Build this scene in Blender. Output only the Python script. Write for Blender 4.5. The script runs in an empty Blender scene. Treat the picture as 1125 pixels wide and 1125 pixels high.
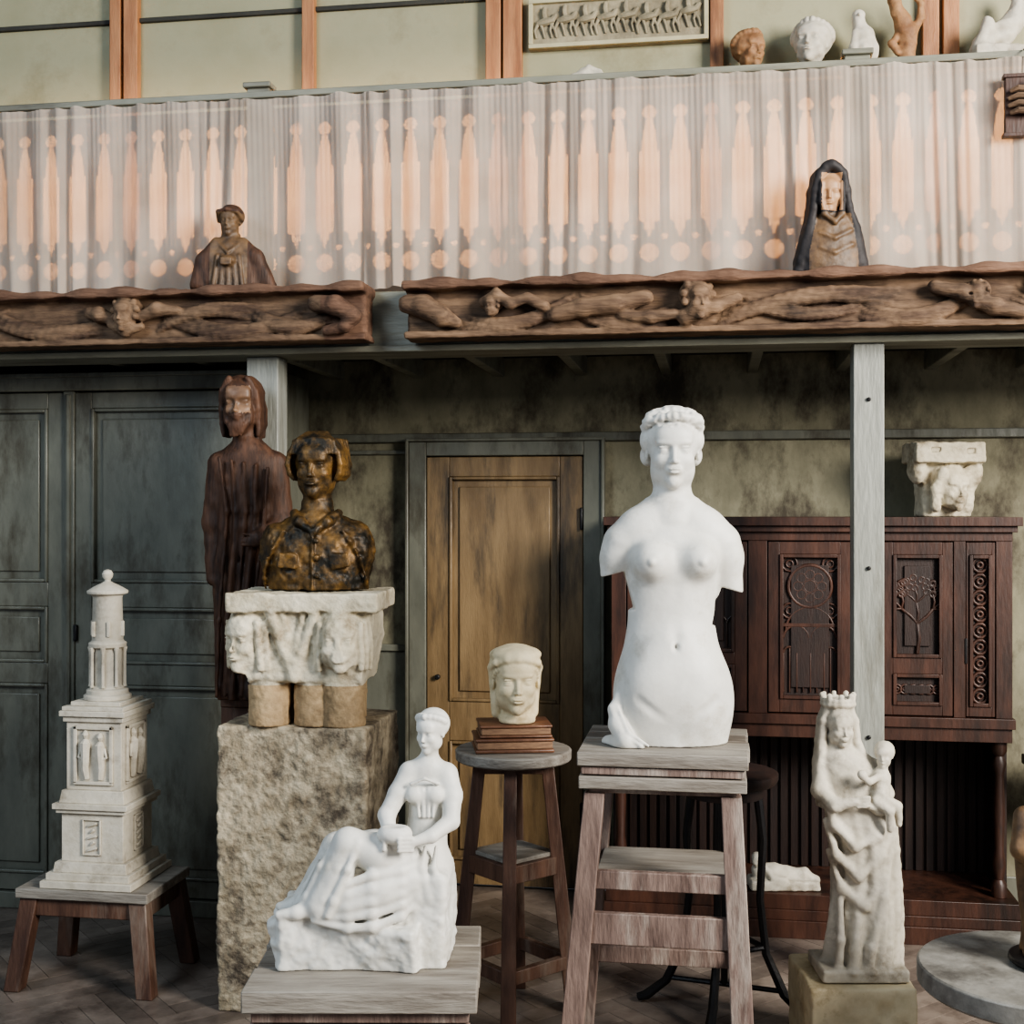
import bpy, math, random, time
import numpy as np
from mathutils import Vector, Matrix
random.seed(4); rng=np.random.RandomState(7)
T0=time.time()
scene=bpy.context.scene
TH=math.radians(9.09); CT=math.cos(TH); ST=math.sin(TH)
EYE=1.7
def loc(x,d,z=0.0):
    """ground axes of the visitor (x right, d ahead) -> room axes"""
    return (x*CT-d*ST, x*ST+d*CT, z)
def lin(c):
    return tuple(((v/255)/12.92 if v/255<=0.04045 else ((v/255+0.055)/1.055)**2.4) for v in c)+(1.0,)
def mk(name,c1,c2,c3=None,sc=6,sc3=2.0,rough=0.6,bump=0.15,bsc=60,metal=0.0,stretch=(1,1,1),amt3=0.5,cav=0.0,spec=0.5,island=0.0,bdist=0.01):
    m=bpy.data.materials.new(name); m.use_nodes=True
    nt=m.node_tree; N=nt.nodes; L=nt.links; N.clear()
    out=N.new('ShaderNodeOutputMaterial'); p=N.new('ShaderNodeBsdfPrincipled')
    L.new(p.outputs[0],out.inputs[0])
    tc=N.new('ShaderNodeTexCoord'); mp=N.new('ShaderNodeMapping'); mp.inputs['Scale'].default_value=stretch
    L.new(tc.outputs['Object'],mp.inputs[0])
    n1=N.new('ShaderNodeTexNoise'); n1.inputs['Scale'].default_value=sc; n1.inputs['Detail'].default_value=7; n1.inputs['Roughness'].default_value=0.65
    L.new(mp.outputs[0],n1.inputs['Vector'])
    r=N.new('ShaderNodeValToRGB'); r.color_ramp.elements[0].position=0.35; r.color_ramp.elements[1].position=0.65
    r.color_ramp.elements[0].color=lin(c1); r.color_ramp.elements[1].color=lin(c2)
    L.new(n1.outputs[0],r.inputs[0]); col=r.outputs[0]
    def mix(a,b,fac,mode='MIX'):
        x=N.new('ShaderNodeMix'); x.data_type='RGBA'; x.blend_type=mode
        L.new(a,x.inputs[6])
        if isinstance(b,tuple): x.inputs[7].default_value=b
        else: L.new(b,x.inputs[7])
        if isinstance(fac,float): x.inputs[0].default_value=fac
        else: L.new(fac,x.inputs[0])
        return x.outputs[2]
    if c3:
        n2=N.new('ShaderNodeTexNoise'); n2.inputs['Scale'].default_value=sc3; n2.inputs['Detail'].default_value=8; n2.inputs['Roughness'].default_value=0.7
        L.new(mp.outputs[0],n2.inputs['Vector'])
        r2=N.new('ShaderNodeValToRGB'); r2.color_ramp.elements[0].position=0.62-0.22*amt3; r2.color_ramp.elements[1].position=0.78-0.22*amt3
        L.new(n2.outputs[0],r2.inputs[0]); col=mix(col,lin(c3),r2.outputs[0])
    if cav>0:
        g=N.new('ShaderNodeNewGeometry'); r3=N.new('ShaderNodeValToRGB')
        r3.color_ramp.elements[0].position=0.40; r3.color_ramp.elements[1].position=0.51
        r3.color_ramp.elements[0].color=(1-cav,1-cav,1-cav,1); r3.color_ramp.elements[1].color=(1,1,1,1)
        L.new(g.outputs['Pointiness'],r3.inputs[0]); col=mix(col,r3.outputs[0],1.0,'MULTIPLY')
    if island>0:
        g=N.new('ShaderNodeNewGeometry'); mr=N.new('ShaderNodeMapRange')
        mr.inputs[3].default_value=1-island; mr.inputs[4].default_value=1+island
        L.new(g.outputs['Random Per Island'],mr.inputs[0])
        hs=N.new('ShaderNodeHueSaturation'); L.new(mr.outputs[0],hs.inputs['Value']); L.new(col,hs.inputs['Color']); col=hs.outputs[0]
    L.new(col,p.inputs['Base Color'])
    p.inputs['Roughness'].default_value=rough; p.inputs['Metallic'].default_value=metal
    p.inputs['Specular IOR Level'].default_value=spec
    if bump>0:
        n3=N.new('ShaderNodeTexNoise'); n3.inputs['Scale'].default_value=bsc; n3.inputs['Detail'].default_value=5
        L.new(mp.outputs[0],n3.inputs['Vector'])
        b=N.new('ShaderNodeBump'); b.inputs['Strength'].default_value=bump; b.inputs['Distance'].default_value=bdist
        L.new(n3.outputs[0],b.inputs['Height']); L.new(b.outputs[0],p.inputs['Normal'])
    return m
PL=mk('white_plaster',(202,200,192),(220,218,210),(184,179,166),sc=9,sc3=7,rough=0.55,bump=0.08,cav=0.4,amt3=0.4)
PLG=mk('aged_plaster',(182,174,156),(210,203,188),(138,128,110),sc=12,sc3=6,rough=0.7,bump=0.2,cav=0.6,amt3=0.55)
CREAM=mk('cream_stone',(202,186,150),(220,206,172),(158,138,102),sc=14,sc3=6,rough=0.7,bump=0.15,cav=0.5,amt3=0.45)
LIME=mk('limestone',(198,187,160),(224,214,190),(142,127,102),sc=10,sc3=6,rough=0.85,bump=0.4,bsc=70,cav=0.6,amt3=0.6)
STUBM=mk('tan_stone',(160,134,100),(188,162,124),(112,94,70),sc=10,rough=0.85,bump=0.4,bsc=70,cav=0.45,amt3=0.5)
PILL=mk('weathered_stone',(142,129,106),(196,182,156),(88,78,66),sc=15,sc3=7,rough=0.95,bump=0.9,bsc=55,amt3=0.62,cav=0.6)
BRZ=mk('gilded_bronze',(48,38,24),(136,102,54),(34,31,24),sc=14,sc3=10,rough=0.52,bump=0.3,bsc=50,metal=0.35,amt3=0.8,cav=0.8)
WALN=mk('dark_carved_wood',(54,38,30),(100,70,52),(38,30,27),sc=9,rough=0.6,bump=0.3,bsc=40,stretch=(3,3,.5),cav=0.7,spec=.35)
FLESH=mk('saint_flesh',(112,84,62),(144,112,86),(74,54,42),sc=12,rough=.5,bump=.1,cav=.5)
POLY=mk('polychrome_wood',(70,54,40),(122,94,64),(42,38,38),sc=14,rough=0.55,bump=0.2,cav=0.6)
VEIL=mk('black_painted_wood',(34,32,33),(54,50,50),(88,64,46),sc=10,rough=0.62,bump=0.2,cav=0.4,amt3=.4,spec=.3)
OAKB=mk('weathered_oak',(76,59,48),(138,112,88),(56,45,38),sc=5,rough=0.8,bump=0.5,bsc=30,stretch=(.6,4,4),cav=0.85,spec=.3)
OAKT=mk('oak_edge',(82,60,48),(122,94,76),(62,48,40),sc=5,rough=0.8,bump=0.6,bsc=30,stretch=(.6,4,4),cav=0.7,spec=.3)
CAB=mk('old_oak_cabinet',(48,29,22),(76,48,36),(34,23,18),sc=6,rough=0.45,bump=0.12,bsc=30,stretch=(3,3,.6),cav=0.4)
CABD=mk('old_oak_dark',(31,19,15),(47,30,23),(23,15,13),sc=6,rough=0.55,bump=0.15,stretch=(4,4,.5),cav=.4)
STW=mk('stool_wood',(66,45,36),(102,74,59),(120,106,94),sc=6,rough=0.5,bump=0.3,bsc=35,stretch=(3,3,.5),amt3=.4)
GRW=mk('grey_worn_wood',(86,69,62),(126,107,98),(158,148,138),sc=7,rough=0.65,bump=0.4,bsc=35,stretch=(3,3,.6),amt3=.5)
GRT=mk('grey_board',(112,105,96),(148,142,132),(84,74,65),sc=6,rough=0.65,bump=0.4,bsc=35,stretch=(.6,4,4),amt3=.5)
GREEN=mk('greygreen_paint',(94,95,85),(114,114,102),(72,68,56),sc=5,sc3=3.2,rough=0.34,bump=0.18,bsc=22,amt3=.6,stretch=(1.6,1.6,.6))
POSTM=mk('post_paint',(130,131,123),(148,149,140),(98,94,82),sc=7,rough=0.45,bump=0.3,bsc=30,stretch=(3,3,.5),amt3=.4)
BEAMM=mk('beam_paint',(110,110,97),(134,133,118),(82,76,64),sc=5,rough=0.5,bump=0.3,bsc=30,stretch=(.5,3,3),amt3=.5)
WALLM=mk('olive_plaster_wall',(112,108,88),(142,137,114),(66,59,47),sc=4,sc3=2.6,rough=0.8,bump=0.35,bsc=18,amt3=.7,stretch=(1.4,1.4,.8))
DOORM=mk('door_brown',(108,88,62),(140,117,85),(70,60,48),sc=4,sc3=2.5,rough=0.42,bump=0.18,stretch=(3,3,.5),amt3=.55)
DARKM=mk('dark_ceiling',(46,46,42),(66,64,56),(34,32,30),sc=4,rough=0.8,bump=0.2)
PANM=mk('panel_olive',(148,144,114),(160,156,128),(134,128,98),sc=2,rough=0.6,bump=0.05)
STUD=mk('orange_pine',(148,98,64),(182,130,88),(114,76,52),sc=5,rough=0.5,bump=0.2,stretch=(4,4,.5))
GOLDW=mk('gallery_boards',(226,166,104),(238,186,128),None,sc=4,rough=0.6,bump=0.1,stretch=(.6,4,4))
BAL=mk('baluster_board',(108,98,88),(126,116,104),None,sc=6,rough=0.7,bump=0.1)
FLM=mk('parquet',(98,87,79),(132,120,110),(68,59,53),sc=6,rough=0.32,bump=0.2,bsc=25,island=0.25,amt3=.4)
IRON=mk('iron_black',(22,22,24),(38,36,36),None,sc=10,rough=0.4,bump=0.1,metal=.3)
TERR=mk('terracotta',(118,82,54),(170,130,90),(80,56,42),sc=10,rough=0.7,bump=0.3,cav=.5)
RELM=mk('relief_stone',(128,118,96),(160,150,124),(94,86,68),sc=12,rough=0.8,bump=.3,cav=.6)
GRST=mk('grey_marble',(104,102,96),(134,132,126),(78,76,72),sc=14,sc3=6,rough=0.4,bump=0.1)
BOOK=mk('book_wood',(88,58,42),(124,86,62),(64,42,32),sc=10,rough=0.45,bump=0.2)
def clothmat():
    m=bpy.data.materials.new('linen_cloth'); m.use_nodes=True; nt=m.node_tree; N=nt.nodes; L=nt.links; N.clear()
    out=N.new('ShaderNodeOutputMaterial'); tc=N.new('ShaderNodeTexCoord')
    n=N.new('ShaderNodeTexNoise'); n.inputs['Scale'].default_value=3; n.inputs['Detail'].default_value=8
    L.new(tc.outputs['Object'],n.inputs['Vector'])
    r=N.new('ShaderNodeValToRGB'); r.color_ramp.elements[0].color=lin((184,169,154)); r.color_ramp.elements[1].color=lin((208,194,180))
    r.color_ramp.elements[0].position=.35; r.color_ramp.elements[1].position=.65
    L.new(n.outputs[0],r.inputs[0])
    d=N.new('ShaderNodeBsdfDiffuse'); t=N.new('ShaderNodeBsdfTranslucent'); tr=N.new('ShaderNodeBsdfTransparent')
    L.new(r.outputs[0],d.inputs[0]); L.new(r.outputs[0],t.inputs[0])
    w=N.new('ShaderNodeTexNoise'); w.inputs['Scale'].default_value=220; L.new(tc.outputs['Object'],w.inputs['Vector'])
    b=N.new('ShaderNodeBump'); b.inputs['Strength'].default_value=.3; b.inputs['Distance'].default_value=.004
    L.new(w.outputs[0],b.inputs['Height']); L.new(b.outputs[0],d.inputs['Normal'])
    a=N.new('ShaderNodeMixShader'); a.inputs[0].default_value=.22; L.new(d.outputs[0],a.inputs[1]); L.new(t.outputs[0],a.inputs[2])
    c=N.new('ShaderNodeMixShader'); c.inputs[0].default_value=.76; L.new(tr.outputs[0],c.inputs[1]); L.new(a.outputs[0],c.inputs[2])
    L.new(c.outputs[0],out.inputs[0]); return m
CLOTH=clothmat()

class B:
    def __init__(s): s.v=[]; s.f=[]; s.m=[]
    def hexa(s,p,mi=0):
        n=len(s.v); s.v+= [tuple(q) for q in p]
        for q in ((0,3,2,1),(4,5,6,7),(0,1,5,4),(1,2,6,5),(2,3,7,6),(3,0,4,7)):
            s.f.append([n+i for i in q]); s.m.append(mi)
    def box(s,x0,x1,y0,y1,z0,z1,mi=0):
        s.hexa([(x0,y0,z0),(x1,y0,z0),(x1,y1,z0),(x0,y1,z0),(x0,y0,z1),(x1,y0,z1),(x1,y1,z1),(x0,y1,z1)],mi)
    def leg(s,p,q,w,d,mi=0,w2=None,d2=None):
        w2=w2 or w; d2=d2 or d
        P=[]
        for c,a,b in ((p,w/2,d/2),(q,w2/2,d2/2)):
            P+=[(c[0]-a,c[1]-b,c[2]),(c[0]+a,c[1]-b,c[2]),(c[0]+a,c[1]+b,c[2]),(c[0]-a,c[1]+b,c[2])]
        s.hexa(P,mi)
    def rail(s,p,q,h,t,mi=0):
        p=Vector(p); q=Vector(q); d=(q-p).normalized(); n=Vector((-d.y,d.x,0)).normalized()*t/2; up=Vector((0,0,h/2))
        P=[p-n-up,q-n-up,q+n-up,p+n-up,p-n+up,q-n+up,q+n+up,p+n+up]; s.hexa(P,mi)
    def lathe(s,c,prof,seg=32,mi=0,sy=1.0):
        n=len(s.v)
        for r,z in prof:
            for i in range(seg):
                a=2*math.pi*i/seg; s.v.append((c[0]+r*math.cos(a),c[1]+sy*r*math.sin(a),c[2]+z))
        for j in range(len(prof)-1):
            for i in range(seg):
                i2=(i+1)%seg; s.f.append([n+j*seg+i,n+j*seg+i2,n+(j+1)*seg+i2,n+(j+1)*seg+i]); s.m.append(mi)
        s.f.append([n+i for i in range(seg)][::-1]); s.m.append(mi)
        k=n+(len(prof)-1)*seg; s.f.append([k+i for i in range(seg)]); s.m.append(mi)
    def tube(s,pts,r,seg=8,mi=0,closed=False):
        pts=[Vector(p) for p in pts]; n=len(s.v); N=len(pts)
        rr=r if isinstance(r,(list,tuple)) else [r]*N
        for i,p in enumerate(pts):
            a=pts[(i-1)%N] if (closed or i>0) else p; b=pts[(i+1)%N] if (closed or i<N-1) else p
            d=(b-a).normalized(); u=d.cross(Vector((0,1,0.01)))
            if u.length<.05: u=d.cross(Vector((1,0,0)))
            u.normalize(); w=d.cross(u).normalized()
            for k in range(seg):
                t=2*math.pi*k/seg; s.v.append(tuple(p+(u*math.cos(t)+w*math.sin(t))*rr[i]))
        for i in range(N if closed else N-1):
            for k in range(seg):
                k2=(k+1)%seg; j=(i+1)%N
                s.f.append([n+i*seg+k,n+i*seg+k2,n+j*seg+k2,n+j*seg+k]); s.m.append(mi)
        if not closed:
            s.f.append([n+k for k in range(seg)][::-1]); s.m.append(mi)
            s.f.append([n+(N-1)*seg+k for k in range(seg)]); s.m.append(mi)
    def ring(s,c,R,r,mi=0,seg=28,a0=0,a1=360):
        full=(a1-a0)>=360
        pts=[(c[0]+R*math.cos(math.radians(a0+(a1-a0)*i/(seg if full else seg-1))),c[1],c[2]+R*math.sin(math.radians(a0+(a1-a0)*i/(seg if full else seg-1)))) for i in range(seg)]
        s.tube(pts,r,6,mi,closed=full)
    def leaf(s,x0,x1,z0,z1,y,panels,mi=0,mi2=None,depth=.018,st=None):
        mi2=mi if mi2 is None else mi2; st=st or .09
        s.box(x0,x1,y+depth,y+depth+.03,z0,z1,mi2)
        s.box(x0,x0+st,y,y+depth,z0,z1,mi); s.box(x1-st,x1,y,y+depth,z0,z1,mi)
        zs=[z0]+[q for p in sorted(panels) for q in p]+[z1]
        for i in range(0,len(zs),2): s.box(x0+st,x1-st,y,y+depth,zs[i],zs[i+1],mi)
        for a,b in panels:
            X0=x0+st;X1=x1-st;t=.014
            s.box(X0,X0+t,y-.008,y+depth,a,b,mi); s.box(X1-t,X1,y-.008,y+depth,a,b,mi)
            s.box(X0+t,X1-t,y-.008,y+depth,a,a+t,mi); s.box(X0+t,X1-t,y-.008,y+depth,b-t,b,mi)
            g=.045
            if X1-X0>.15 and b-a>.12: s.box(X0+g,X1-g,y+depth-.010,y+depth+.002,a+g,b-g,mi2)
    def obj(s,name,mats,l=(0,0,0),rz=0,bevel=.004,angle=35):
        me=bpy.data.meshes.new(name); me.from_pydata(s.v,[],s.f); me.update()
        if not isinstance(mats,(list,tuple)): mats=[mats]
        for m in mats: me.materials.append(m)
        me.polygons.foreach_set('material_index',s.m)
        me.polygons.foreach_set('use_smooth',[True]*len(s.f))
        try: me.set_sharp_from_angle(angle=math.radians(angle))
        except Exception as e: print(e)
        o=bpy.data.objects.new(name,me); scene.collection.objects.link(o)
        o.location=l; o.rotation_euler=(0,0,rz)
        if bevel:
            b=o.modifiers.new('bevel','BEVEL'); b.width=bevel; b.segments=2; b.limit_method='ANGLE'; b.angle_limit=math.radians(50)
        return o

def catmull(A,n=160):
    A=np.array(A,float); t=A[:,0]
    T=np.linspace(t[0],t[-1],n); M=np.zeros_like(A)
    for i in range(len(A)):
        a=max(i-1,0); b=min(i+1,len(A)-1); M[i]=(A[b]-A[a])/(t[b]-t[a])
    R=np.zeros((n,A.shape[1])); R[:,0]=T
    idx=np.clip(np.searchsorted(t,T,side='right')-1,0,len(t)-2)
    h=(t[idx+1]-t[idx]); u=(T-t[idx])/h
    for c in range(1,A.shape[1]):
        p0=A[idx,c];p1=A[idx+1,c];m0=M[idx,c]*h;m1=M[idx+1,c]*h
        R[:,c]=(2*u**3-3*u**2+1)*p0+(u**3-2*u**2+u)*m0+(-2*u**3+3*u**2)*p1+(u**3-u**2)*m1
    return R
def rot(rz=0,rx=0,ry=0):
    a,b,c=map(math.radians,(rz,rx,ry))
    Rz=np.array([[math.cos(a),-math.sin(a),0],[math.sin(a),math.cos(a),0],[0,0,1]])
    Rx=np.array([[1,0,0],[0,math.cos(b),-math.sin(b)],[0,math.sin(b),math.cos(b)]])
    Ry=np.array([[math.cos(c),0,math.sin(c)],[0,1,0],[-math.sin(c),0,math.cos(c)]])
    return Rz@Rx@Ry
class Sc:
    def __init__(s,lo,hi,h=.004):
        s.h=h; s.lo=np.array(lo,float)-3*h; n=(np.ceil((np.array(hi)-np.array(lo))/h)+7).astype(int); s.n=n
        s.ax=[(s.lo[i]+h*np.arange(n[i])).astype(np.float32) for i in range(3)]
        s.F=np.full(n,1.0,np.float32); s.frame()
    def frame(s,t=(0,0,0),rz=0,rx=0,ry=0,sc=1.0): s.R=rot(rz,rx,ry); s.t=np.array(t,float); s.s=sc
    def P(s,p): return s.R@(np.array(p,float)*s.s)+s.t
    def win(s,lo,hi,pad):
        sl=[]
        for i in range(3):
            a=int(max(0,math.floor((lo[i]-pad-s.lo[i])/s.h))); b=int(min(s.n[i],math.ceil((hi[i]+pad-s.lo[i])/s.h)+1))
            if b<=a: return None
            sl.append(slice(a,b))
        X=s.ax[0][sl[0]][:,None,None];Y=s.ax[1][sl[1]][None,:,None];Z=s.ax[2][sl[2]][None,None,:]
        return tuple(sl),X,Y,Z
    def app(s,sl,d,k,op):
        F=s.F[sl]
        if op=='add':
            if k>0: hh=np.maximum(k-np.abs(F-d),0)/k; s.F[sl]=np.minimum(F,d)-hh*hh*k*.25
            else: s.F[sl]=np.minimum(F,d)
        else:
            d=-d
            if k>0: hh=np.maximum(k-np.abs(F-d),0)/k; s.F[sl]=np.maximum(F,d)+hh*hh*k*.25
            else: s.F[sl]=np.maximum(F,d)
    def loc_(s,X,Y,Z,c,R):
        X=X-c[0];Y=Y-c[1];Z=Z-c[2]
        return (X*R[0,0]+Y*R[1,0]+Z*R[2,0], X*R[0,1]+Y*R[1,1]+Z*R[2,1], X*R[0,2]+Y*R[1,2]+Z*R[2,2])
    def ell(s,c,r,k=.01,op='add',rz=0,rx=0,ry=0):
        k=k*s.s; c=s.P(c); R=s.R@rot(rz,rx,ry); r=np.array(r,float)*s.s; m=max(r)
        w=s.win(c-m,c+m,k+2*s.h)
        if w is None: return
        sl,X,Y,Z=w; x,y,z=s.loc_(X,Y,Z,c,R)
        k0=np.sqrt((x/r[0])**2+(y/r[1])**2+(z/r[2])**2)+1e-6; k1=np.sqrt((x/r[0]**2)**2+(y/r[1]**2)**2+(z/r[2]**2)**2)+1e-6
        s.app(sl,(k0*(k0-1)/k1).astype(np.float32),k,op)
    def cap(s,a,b,r1,r2=None,k=.01,op='add'):
        r2=r1 if r2 is None else r2; k*=s.s; r1*=s.s; r2*=s.s; a=s.P(a); b=s.P(b); m=max(r1,r2)
        w=s.win(np.minimum(a,b)-m,np.maximum(a,b)+m,k+2*s.h)
        if w is None: return
        sl,X,Y,Z=w; d=b-a; L2=max(float(d@d),1e-9)
        t=np.clip(((X-a[0])*d[0]+(Y-a[1])*d[1]+(Z-a[2])*d[2])/L2,0,1)
        q=np.sqrt((X-a[0]-t*d[0])**2+(Y-a[1]-t*d[1])**2+(Z-a[2]-t*d[2])**2)-(r1+(r2-r1)*t)
        s.app(sl,q.astype(np.float32),k,op)
    def chain(s,pts,k=.01,op='add'):
        for i in range(len(pts)-1): s.cap(pts[i][:3],pts[i+1][:3],pts[i][3],pts[i+1][3],k,op)
    def box(s,c,hs,r=.005,k=0.0,op='add',rz=0,rx=0,ry=0):
        k=k*s.s; c=s.P(c); R=s.R@rot(rz,rx,ry); hs=np.array(hs,float)*s.s; m=np.linalg.norm(hs); r*=s.s
        w=s.win(c-m,c+m,k+2*s.h)
        if w is None: return
        sl,X,Y,Z=w; x,y,z=s.loc_(X,Y,Z,c,R)
        qx=np.abs(x)-hs[0]+r;qy=np.abs(y)-hs[1]+r;qz=np.abs(z)-hs[2]+r
        d=np.sqrt(np.maximum(qx,0)**2+np.maximum(qy,0)**2+np.maximum(qz,0)**2)+np.minimum(np.maximum(qx,np.maximum(qy,qz)),0)-r
        s.app(sl,d.astype(np.float32),k,op)
    def loft(s,secs,k=.01,p=2.0,fold=None):
        A=catmull(secs); z0,z1=A[0,0],A[-1,0]
        lo=np.array([min(A[:,1]-A[:,3]),min(A[:,2]-A[:,4]),z0])-.02; hi=np.array([max(A[:,1]+A[:,3]),max(A[:,2]+A[:,4]),z1])+.02
        w=s.win(lo,hi,k+2*s.h)
        sl,X,Y,Z=w; z=np.clip(Z.ravel(),z0,z1); g=[np.interp(z,A[:,0],A[:,i]).astype(np.float32)[None,None,:] for i in range(1,5)]
        x=X-g[0];y=Y-g[1]
        q=(np.abs(x/g[2])**p+np.abs(y/g[3])**p)**(1/p)
        d=(q-1)*np.minimum(g[2],g[3])
        if fold is not None: d=d+fold(x,y,Z,np.arctan2(x,-y))
        d=np.maximum(d,np.maximum(z0-Z,Z-z1))
        s.app(sl,d.astype(np.float32),k,'add')
    def noise(s,size,seed=0):
        r=np.random.RandomState(seed); m=(np.ceil(s.n*s.h/size)+3).astype(int); G=r.rand(*m).astype(np.float32)*2-1
        idx=[];fr=[]
        for i in range(3):
            q=np.arange(s.n[i])*s.h/size; a=q.astype(int); f=(q-a).astype(np.float32); f=f*f*(3-2*f); idx.append(a); fr.append(f)
        def ax(A,i):
            sh=[1,1,1]; sh[i]=-1; f=fr[i].reshape(sh)
            return np.take(A,idx[i],axis=i)*(1-f)+np.take(A,idx[i]+1,axis=i)*f
        for i in range(3): G=ax(G,i)
        return G
    def rough(s,size,amp,seed=0): s.F+=amp*s.noise(size,seed)
    def mod(s,fn): 
        X=s.ax[0][:,None,None];Y=s.ax[1][None,:,None];Z=s.ax[2][None,None,:]
        s.F=fn(X,Y,Z,s.F).astype(np.float32)
    def build(s,name,mat,l=(0,0,0),rz=TH,scale=1.0,cut=True,smooth=1,parts=None):
        if cut: s.F=np.maximum(s.F,(-s.ax[2])[None,None,:])
        F=s.F.copy(); 
        for i in range(3):
            a=[slice(None)]*3; a[i]=0; F[tuple(a)]=.5; a[i]=-1; F[tuple(a)]=.5
        I=F<0; n=s.n
        cnt=np.zeros(n-1,np.int8)
        def C(A,d): return A[d[0]:n[0]-1+d[0],d[1]:n[1]-1+d[1],d[2]:n[2]-1+d[2]]
        cor=[(i,j,k) for i in (0,1) for j in (0,1) for k in (0,1)]
        for d in cor: cnt+=C(I,d)
        act=(cnt>0)&(cnt<8); ci=np.argwhere(act); ids=-np.ones(n-1,np.int64); ids[act]=np.arange(len(ci))
        acc=np.zeros((len(ci),3)); num=np.zeros(len(ci))
        for d in cor:
            for ax in range(3):
                if d[ax]==0:
                    e=list(d); e[ax]=1
                    fa=F[ci[:,0]+d[0],ci[:,1]+d[1],ci[:,2]+d[2]].astype(float); fb=F[ci[:,0]+e[0],ci[:,1]+e[1],ci[:,2]+e[2]].astype(float)
                    m=(fa<0)!=(fb<0); t=np.where(m,fa/np.where(m,fa-fb,1),0)
                    p=np.tile(np.array(d,float),(len(ci),1)); p[:,ax]=t
                    acc[m]+=p[m]; num[m]+=1
        V=(ci+acc/num[:,None])*s.h+s.lo
        Q=[]
        for ax in range(3):
            b,c=(ax+1)%3,(ax+2)%3
            s0=[slice(1,n[i]-1) for i in range(3)]; s1=[slice(1,n[i]-1) for i in range(3)]
            s0[ax]=slice(0,n[ax]-1); s1[ax]=slice(1,n[ax])
            A=I[tuple(s0)]; Bq=I[tuple(s1)]; e=np.argwhere(A!=Bq); ins=A[e[:,0],e[:,1],e[:,2]]
            off=np.ones(3,int); off[ax]=0; e=e+off
            def cell(db,dc):
                q=e.copy(); q[:,b]-=db; q[:,c]-=dc; return ids[q[:,0],q[:,1],q[:,2]]
            q=np.stack([cell(1,1),cell(0,1),cell(0,0),cell(1,0)],1)
            q[~ins]=q[~ins][:,::-1]; Q.append(q)
        Q=np.concatenate(Q)
        if smooth:
            E=np.concatenate([Q[:,[0,1]],Q[:,[1,2]],Q[:,[2,3]],Q[:,[3,0]]])
            for _ in range(smooth):
                S=np.zeros_like(V)
                for i in range(3): S[:,i]=np.bincount(E[:,0],V[E[:,1],i],len(V))+np.bincount(E[:,1],V[E[:,0],i],len(V))
                c=np.bincount(E[:,0],minlength=len(V))+np.bincount(E[:,1],minlength=len(V))
                V=V*.5+.5*S/np.maximum(c,1)[:,None]
        me=bpy.data.meshes.new(name); me.vertices.add(len(V)); me.vertices.foreach_set('co',V.astype(np.float32).ravel())
        me.loops.add(Q.size); me.loops.foreach_set('vertex_index',Q.astype(np.int32).ravel())
        me.polygons.add(len(Q)); me.polygons.foreach_set('loop_start',np.arange(0,Q.size,4,dtype=np.int32))
        try: me.polygons.foreach_set('loop_total',np.full(len(Q),4,np.int32))
        except Exception: pass
        me.polygons.foreach_set('use_smooth',np.ones(len(Q),bool)); me.update(calc_edges=True); me.validate()
        mats=mat if isinstance(mat,(list,tuple)) else [mat]
        for m in mats: me.materials.append(m)
        if parts is not None:
            cen=V[Q].mean(1); me.polygons.foreach_set('material_index',parts(cen[:,0],cen[:,1],cen[:,2]).astype(np.int32))
        o=bpy.data.objects.new(name,me); scene.collection.objects.link(o); o.location=l; o.rotation_euler=(0,0,rz); o.scale=(scale,)*3
        print(name,len(V),round(time.time()-T0,1)); return o

def head(S,c,H,yaw=0,pitch=0,roll=0,ears=True,fem=True,wide=1.0):
    S.frame(c,rz=yaw,rx=pitch,ry=roll,sc=H)
    w=wide
    S.ell((0,.06,.15),(.33*w,.40,.345),k=.05)
    S.ell((0,-.07,-.12),(.255*w,.29,.36),k=.10)
    S.ell((0,-.27,-.405),(.085,.08,.08),k=.10)
    for sx in (-1,1):
        S.ell((sx*.19*w,-.02,-.25),(.07,.16,.11),k=.12)
        S.ell((sx*.15*w,-.24,-.12),(.09,.08,.08),k=.08)
    S.ell((0,-.27,.17),(.22*w,.10,.13),k=.10)
    for sx in (-1,1):
        S.ell((sx*.13*w,-.385,.0),(.085,.065,.048),k=.06,op='sub')
    S.ell((0,-.31,.085),(.20*w,.05,.022),k=.05)
    for sx in (-1,1):
        S.ell((sx*.128*w,-.285,-.005),(.068,.052,.036),k=.012)
        S.ell((sx*.128*w,-.315,.028),(.078,.030,.012),k=.012,rx=-10)
        S.ell((sx*.128*w,-.310,-.036),(.066,.024,.008),k=.012)
    S.cap((0,-.325,.06),(0,-.405,-.135),.024,.034,k=.035)
    S.ell((0,-.41,-.148),(.036,.034,.030),k=.02)
    for sx in (-1,1): S.ell((sx*.038,-.37,-.156),(.024,.034,.024),k=.015)
    S.ell((0,-.33,-.26),(.10,.06,.055),k=.05)
    S.ell((0,-.383,-.245),(.078,.032,.018),k=.012)
    S.ell((0,-.378,-.286),(.060,.034,.021),k=.012)
    S.ell((0,-.405,-.265),(.084,.028,.005),k=.01,op='sub')
    S.ell((0,-.375,-.33),(.06,.03,.014),k=.03,op='sub')
    if ears:
        for sx in (-1,1):
            S.ell((sx*.325*w,.03,-.03),(.03,.065,.105),k=.02,rx=-8); S.ell((sx*.355*w,.01,-.02),(.014,.032,.06),k=.015,op='sub')

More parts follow.
